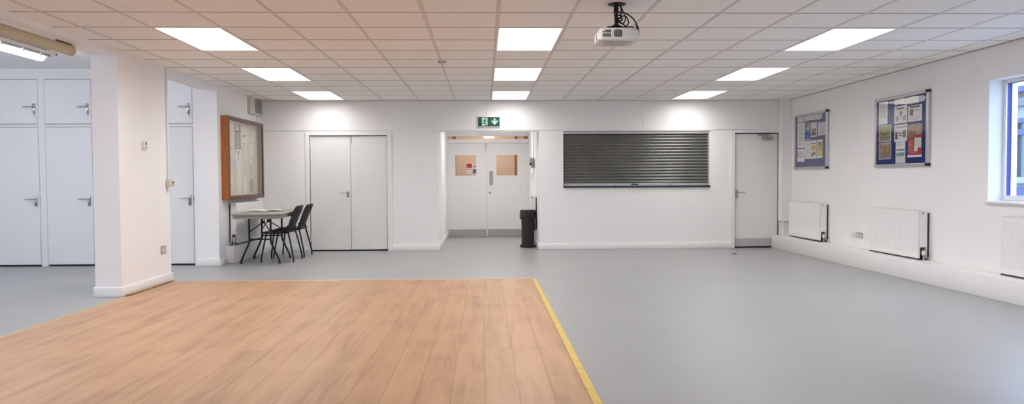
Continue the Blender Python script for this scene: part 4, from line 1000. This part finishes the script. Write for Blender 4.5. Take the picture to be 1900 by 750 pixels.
# small stop on the floor
tag(link('door_stop', MB().lathe((3.92, 12.0, 0), [(.045, 0), (.045, .006), (.03, .014), (.012, .016)], 20), M['grey']), 'small dark stub on the grey floor in front of the single door', 'door stop')

# ------------------------------------------------------------------ windows
def win(n, y0, y1, z0, z1, X, s, full=True):
    r = struct_root('window_%d' % n, (X, (y0 + y1)/2, z0))
    a, b = X + s*.15, X + s*.21
    f_ = MB(); w = .035
    for q in ((y1 - w, y1, z0, z1), (y0, y0 + w, z0, z1), (y0 + w, y1 - w, z1 - w, z1), (y0 + w, y1 - w, z0, z0 + w + .02)):
        f_.box(a, a + s*.022, *q, .004, 1)
    f_.box(a + s*.002, b, (y0 + y1)/2 - .03, (y0 + y1)/2 + .03, z0 + w, z1 - w, .004, 1)
    f_.box(b + s*.001, b + s*.012, y1 - w - .008, y1, z0, z1).box(b + s*.001, b + s*.012, y0, y1 - w - .008, z0, z0 + w + .02)
    link('window_frame', f_, M['upvc'], r)
    g_ = MB().box(a + s*.023, b, y1 - w + .002, y1, z0 + w + .02, z1 - w)
    link('gasket', g_, M['bluef'], r)
    bd = MB().box(a + s*.023, b, y0, y1, z0, z0 + w + .015)
    link('bead', bd, M['upvc'], r)
    link('head_gasket', MB().box(a + s*.01, b - s*.002, y0 + w, y1 - w, z1 - w - .002, z1), M['black'], r)
    link('window_pane', MB().box(b - s*.008, b - s*.002, y0 + w, y1 - w, z0 + w, z1 - w), M['glassw'], r)
    link('window_sill', MB().box(X - s*.035, a, y0 - .03, y1 + .02, z0 - .025, z0, .006, 2), M['gloss'], r)
    return r
win(1, 5.95, 7.81, .94, 2.175, XR, 1)
win(2, 2.7, 4.6, .94, 2.175, XR, 1)
win(3, -.6, 1.3, .94, 2.175, XR, 1)
for k, (a, b) in enumerate(((2.0, 4.4), (5.2, 7.6))): win(4 + k, a, b, .955, 2.3, XF, -1)

# ------------------------------------------------------------------ outside seen through the window
struct('exterior_ground', MB().box(XR + .3, 30, -10, 40, -.4, -.2), M['eground'])
eb = thing('neighbouring_building', 'pale building with blue window frames seen through the window', 'building', (9.6, 15, -.2))
EX = 9.0
link('wall', MB().box(EX, EX + .3, 9.0, 22.0, -.2, 1.08).box(EX, EX + .3, 9.0, 22.0, 2.18, 2.62), M['ewall'], eb)
link('brick_course', MB().box(EX - .02, EX + .3, 9.0, 22.0, 2.53, 2.60), M['ebrick'], eb)
link('fascia', MB().box(EX - .12, EX + .3, 9.0, 22.0, 2.60, 2.70, .005, 1), M['eblue'], eb)
link('gutter', MB().box(EX - .06, EX, 9.0, 22.0, 2.38, 2.47).cyl((EX - .05, 13.05, -.2), (EX - .05, 13.05, 2.45), .035, 12), M['egrey'], eb)
link('window_band', MB().box(EX + .08, EX + .12, 9.0, 22.0, 1.10, 2.18), M['eglass'], eb)
link('window_sill', MB().box(EX - .08, EX + .1, 9.0, 22.0, 1.08, 1.19, .01, 1), M['ewhite'], eb)
wf = MB().box(EX, EX + .1, 9.0, 22.0, 2.10, 2.18).box(EX, EX + .1, 9.0, 22.0, 1.90, 1.99)
for y in (9.1, 10.4, 11.7, 14.3, 15.6): wf.box(EX + .004, EX + .09, y, y + .07, 1.192, 1.90)
link('window_frames', wf, M['eblue'], eb)
link('plinth', MB().box(EX - .03, EX, 9.0, 22.0, -.2, 1.02), M['eblue'], eb)

# ------------------------------------------------------------------ world and view
w = bpy.data.worlds.new('sky'); SC.world = w; w.use_nodes = True
bgn = w.node_tree.nodes['Background']; bgn.inputs['Color'].default_value = (.56, .73, 1.0, 1); bgn.inputs['Strength'].default_value = 5.0
SC.view_settings.view_transform = 'Standard'; SC.view_settings.look = 'None'
SC.view_settings.exposure = 0.23; SC.view_settings.gamma = 1.0; SC.view_settings.use_curve_mapping = False
SC.cycles.use_denoising = True
SC.cycles.max_bounces = 12; SC.cycles.diffuse_bounces = 8
SC.cycles.sample_clamp_indirect = 4
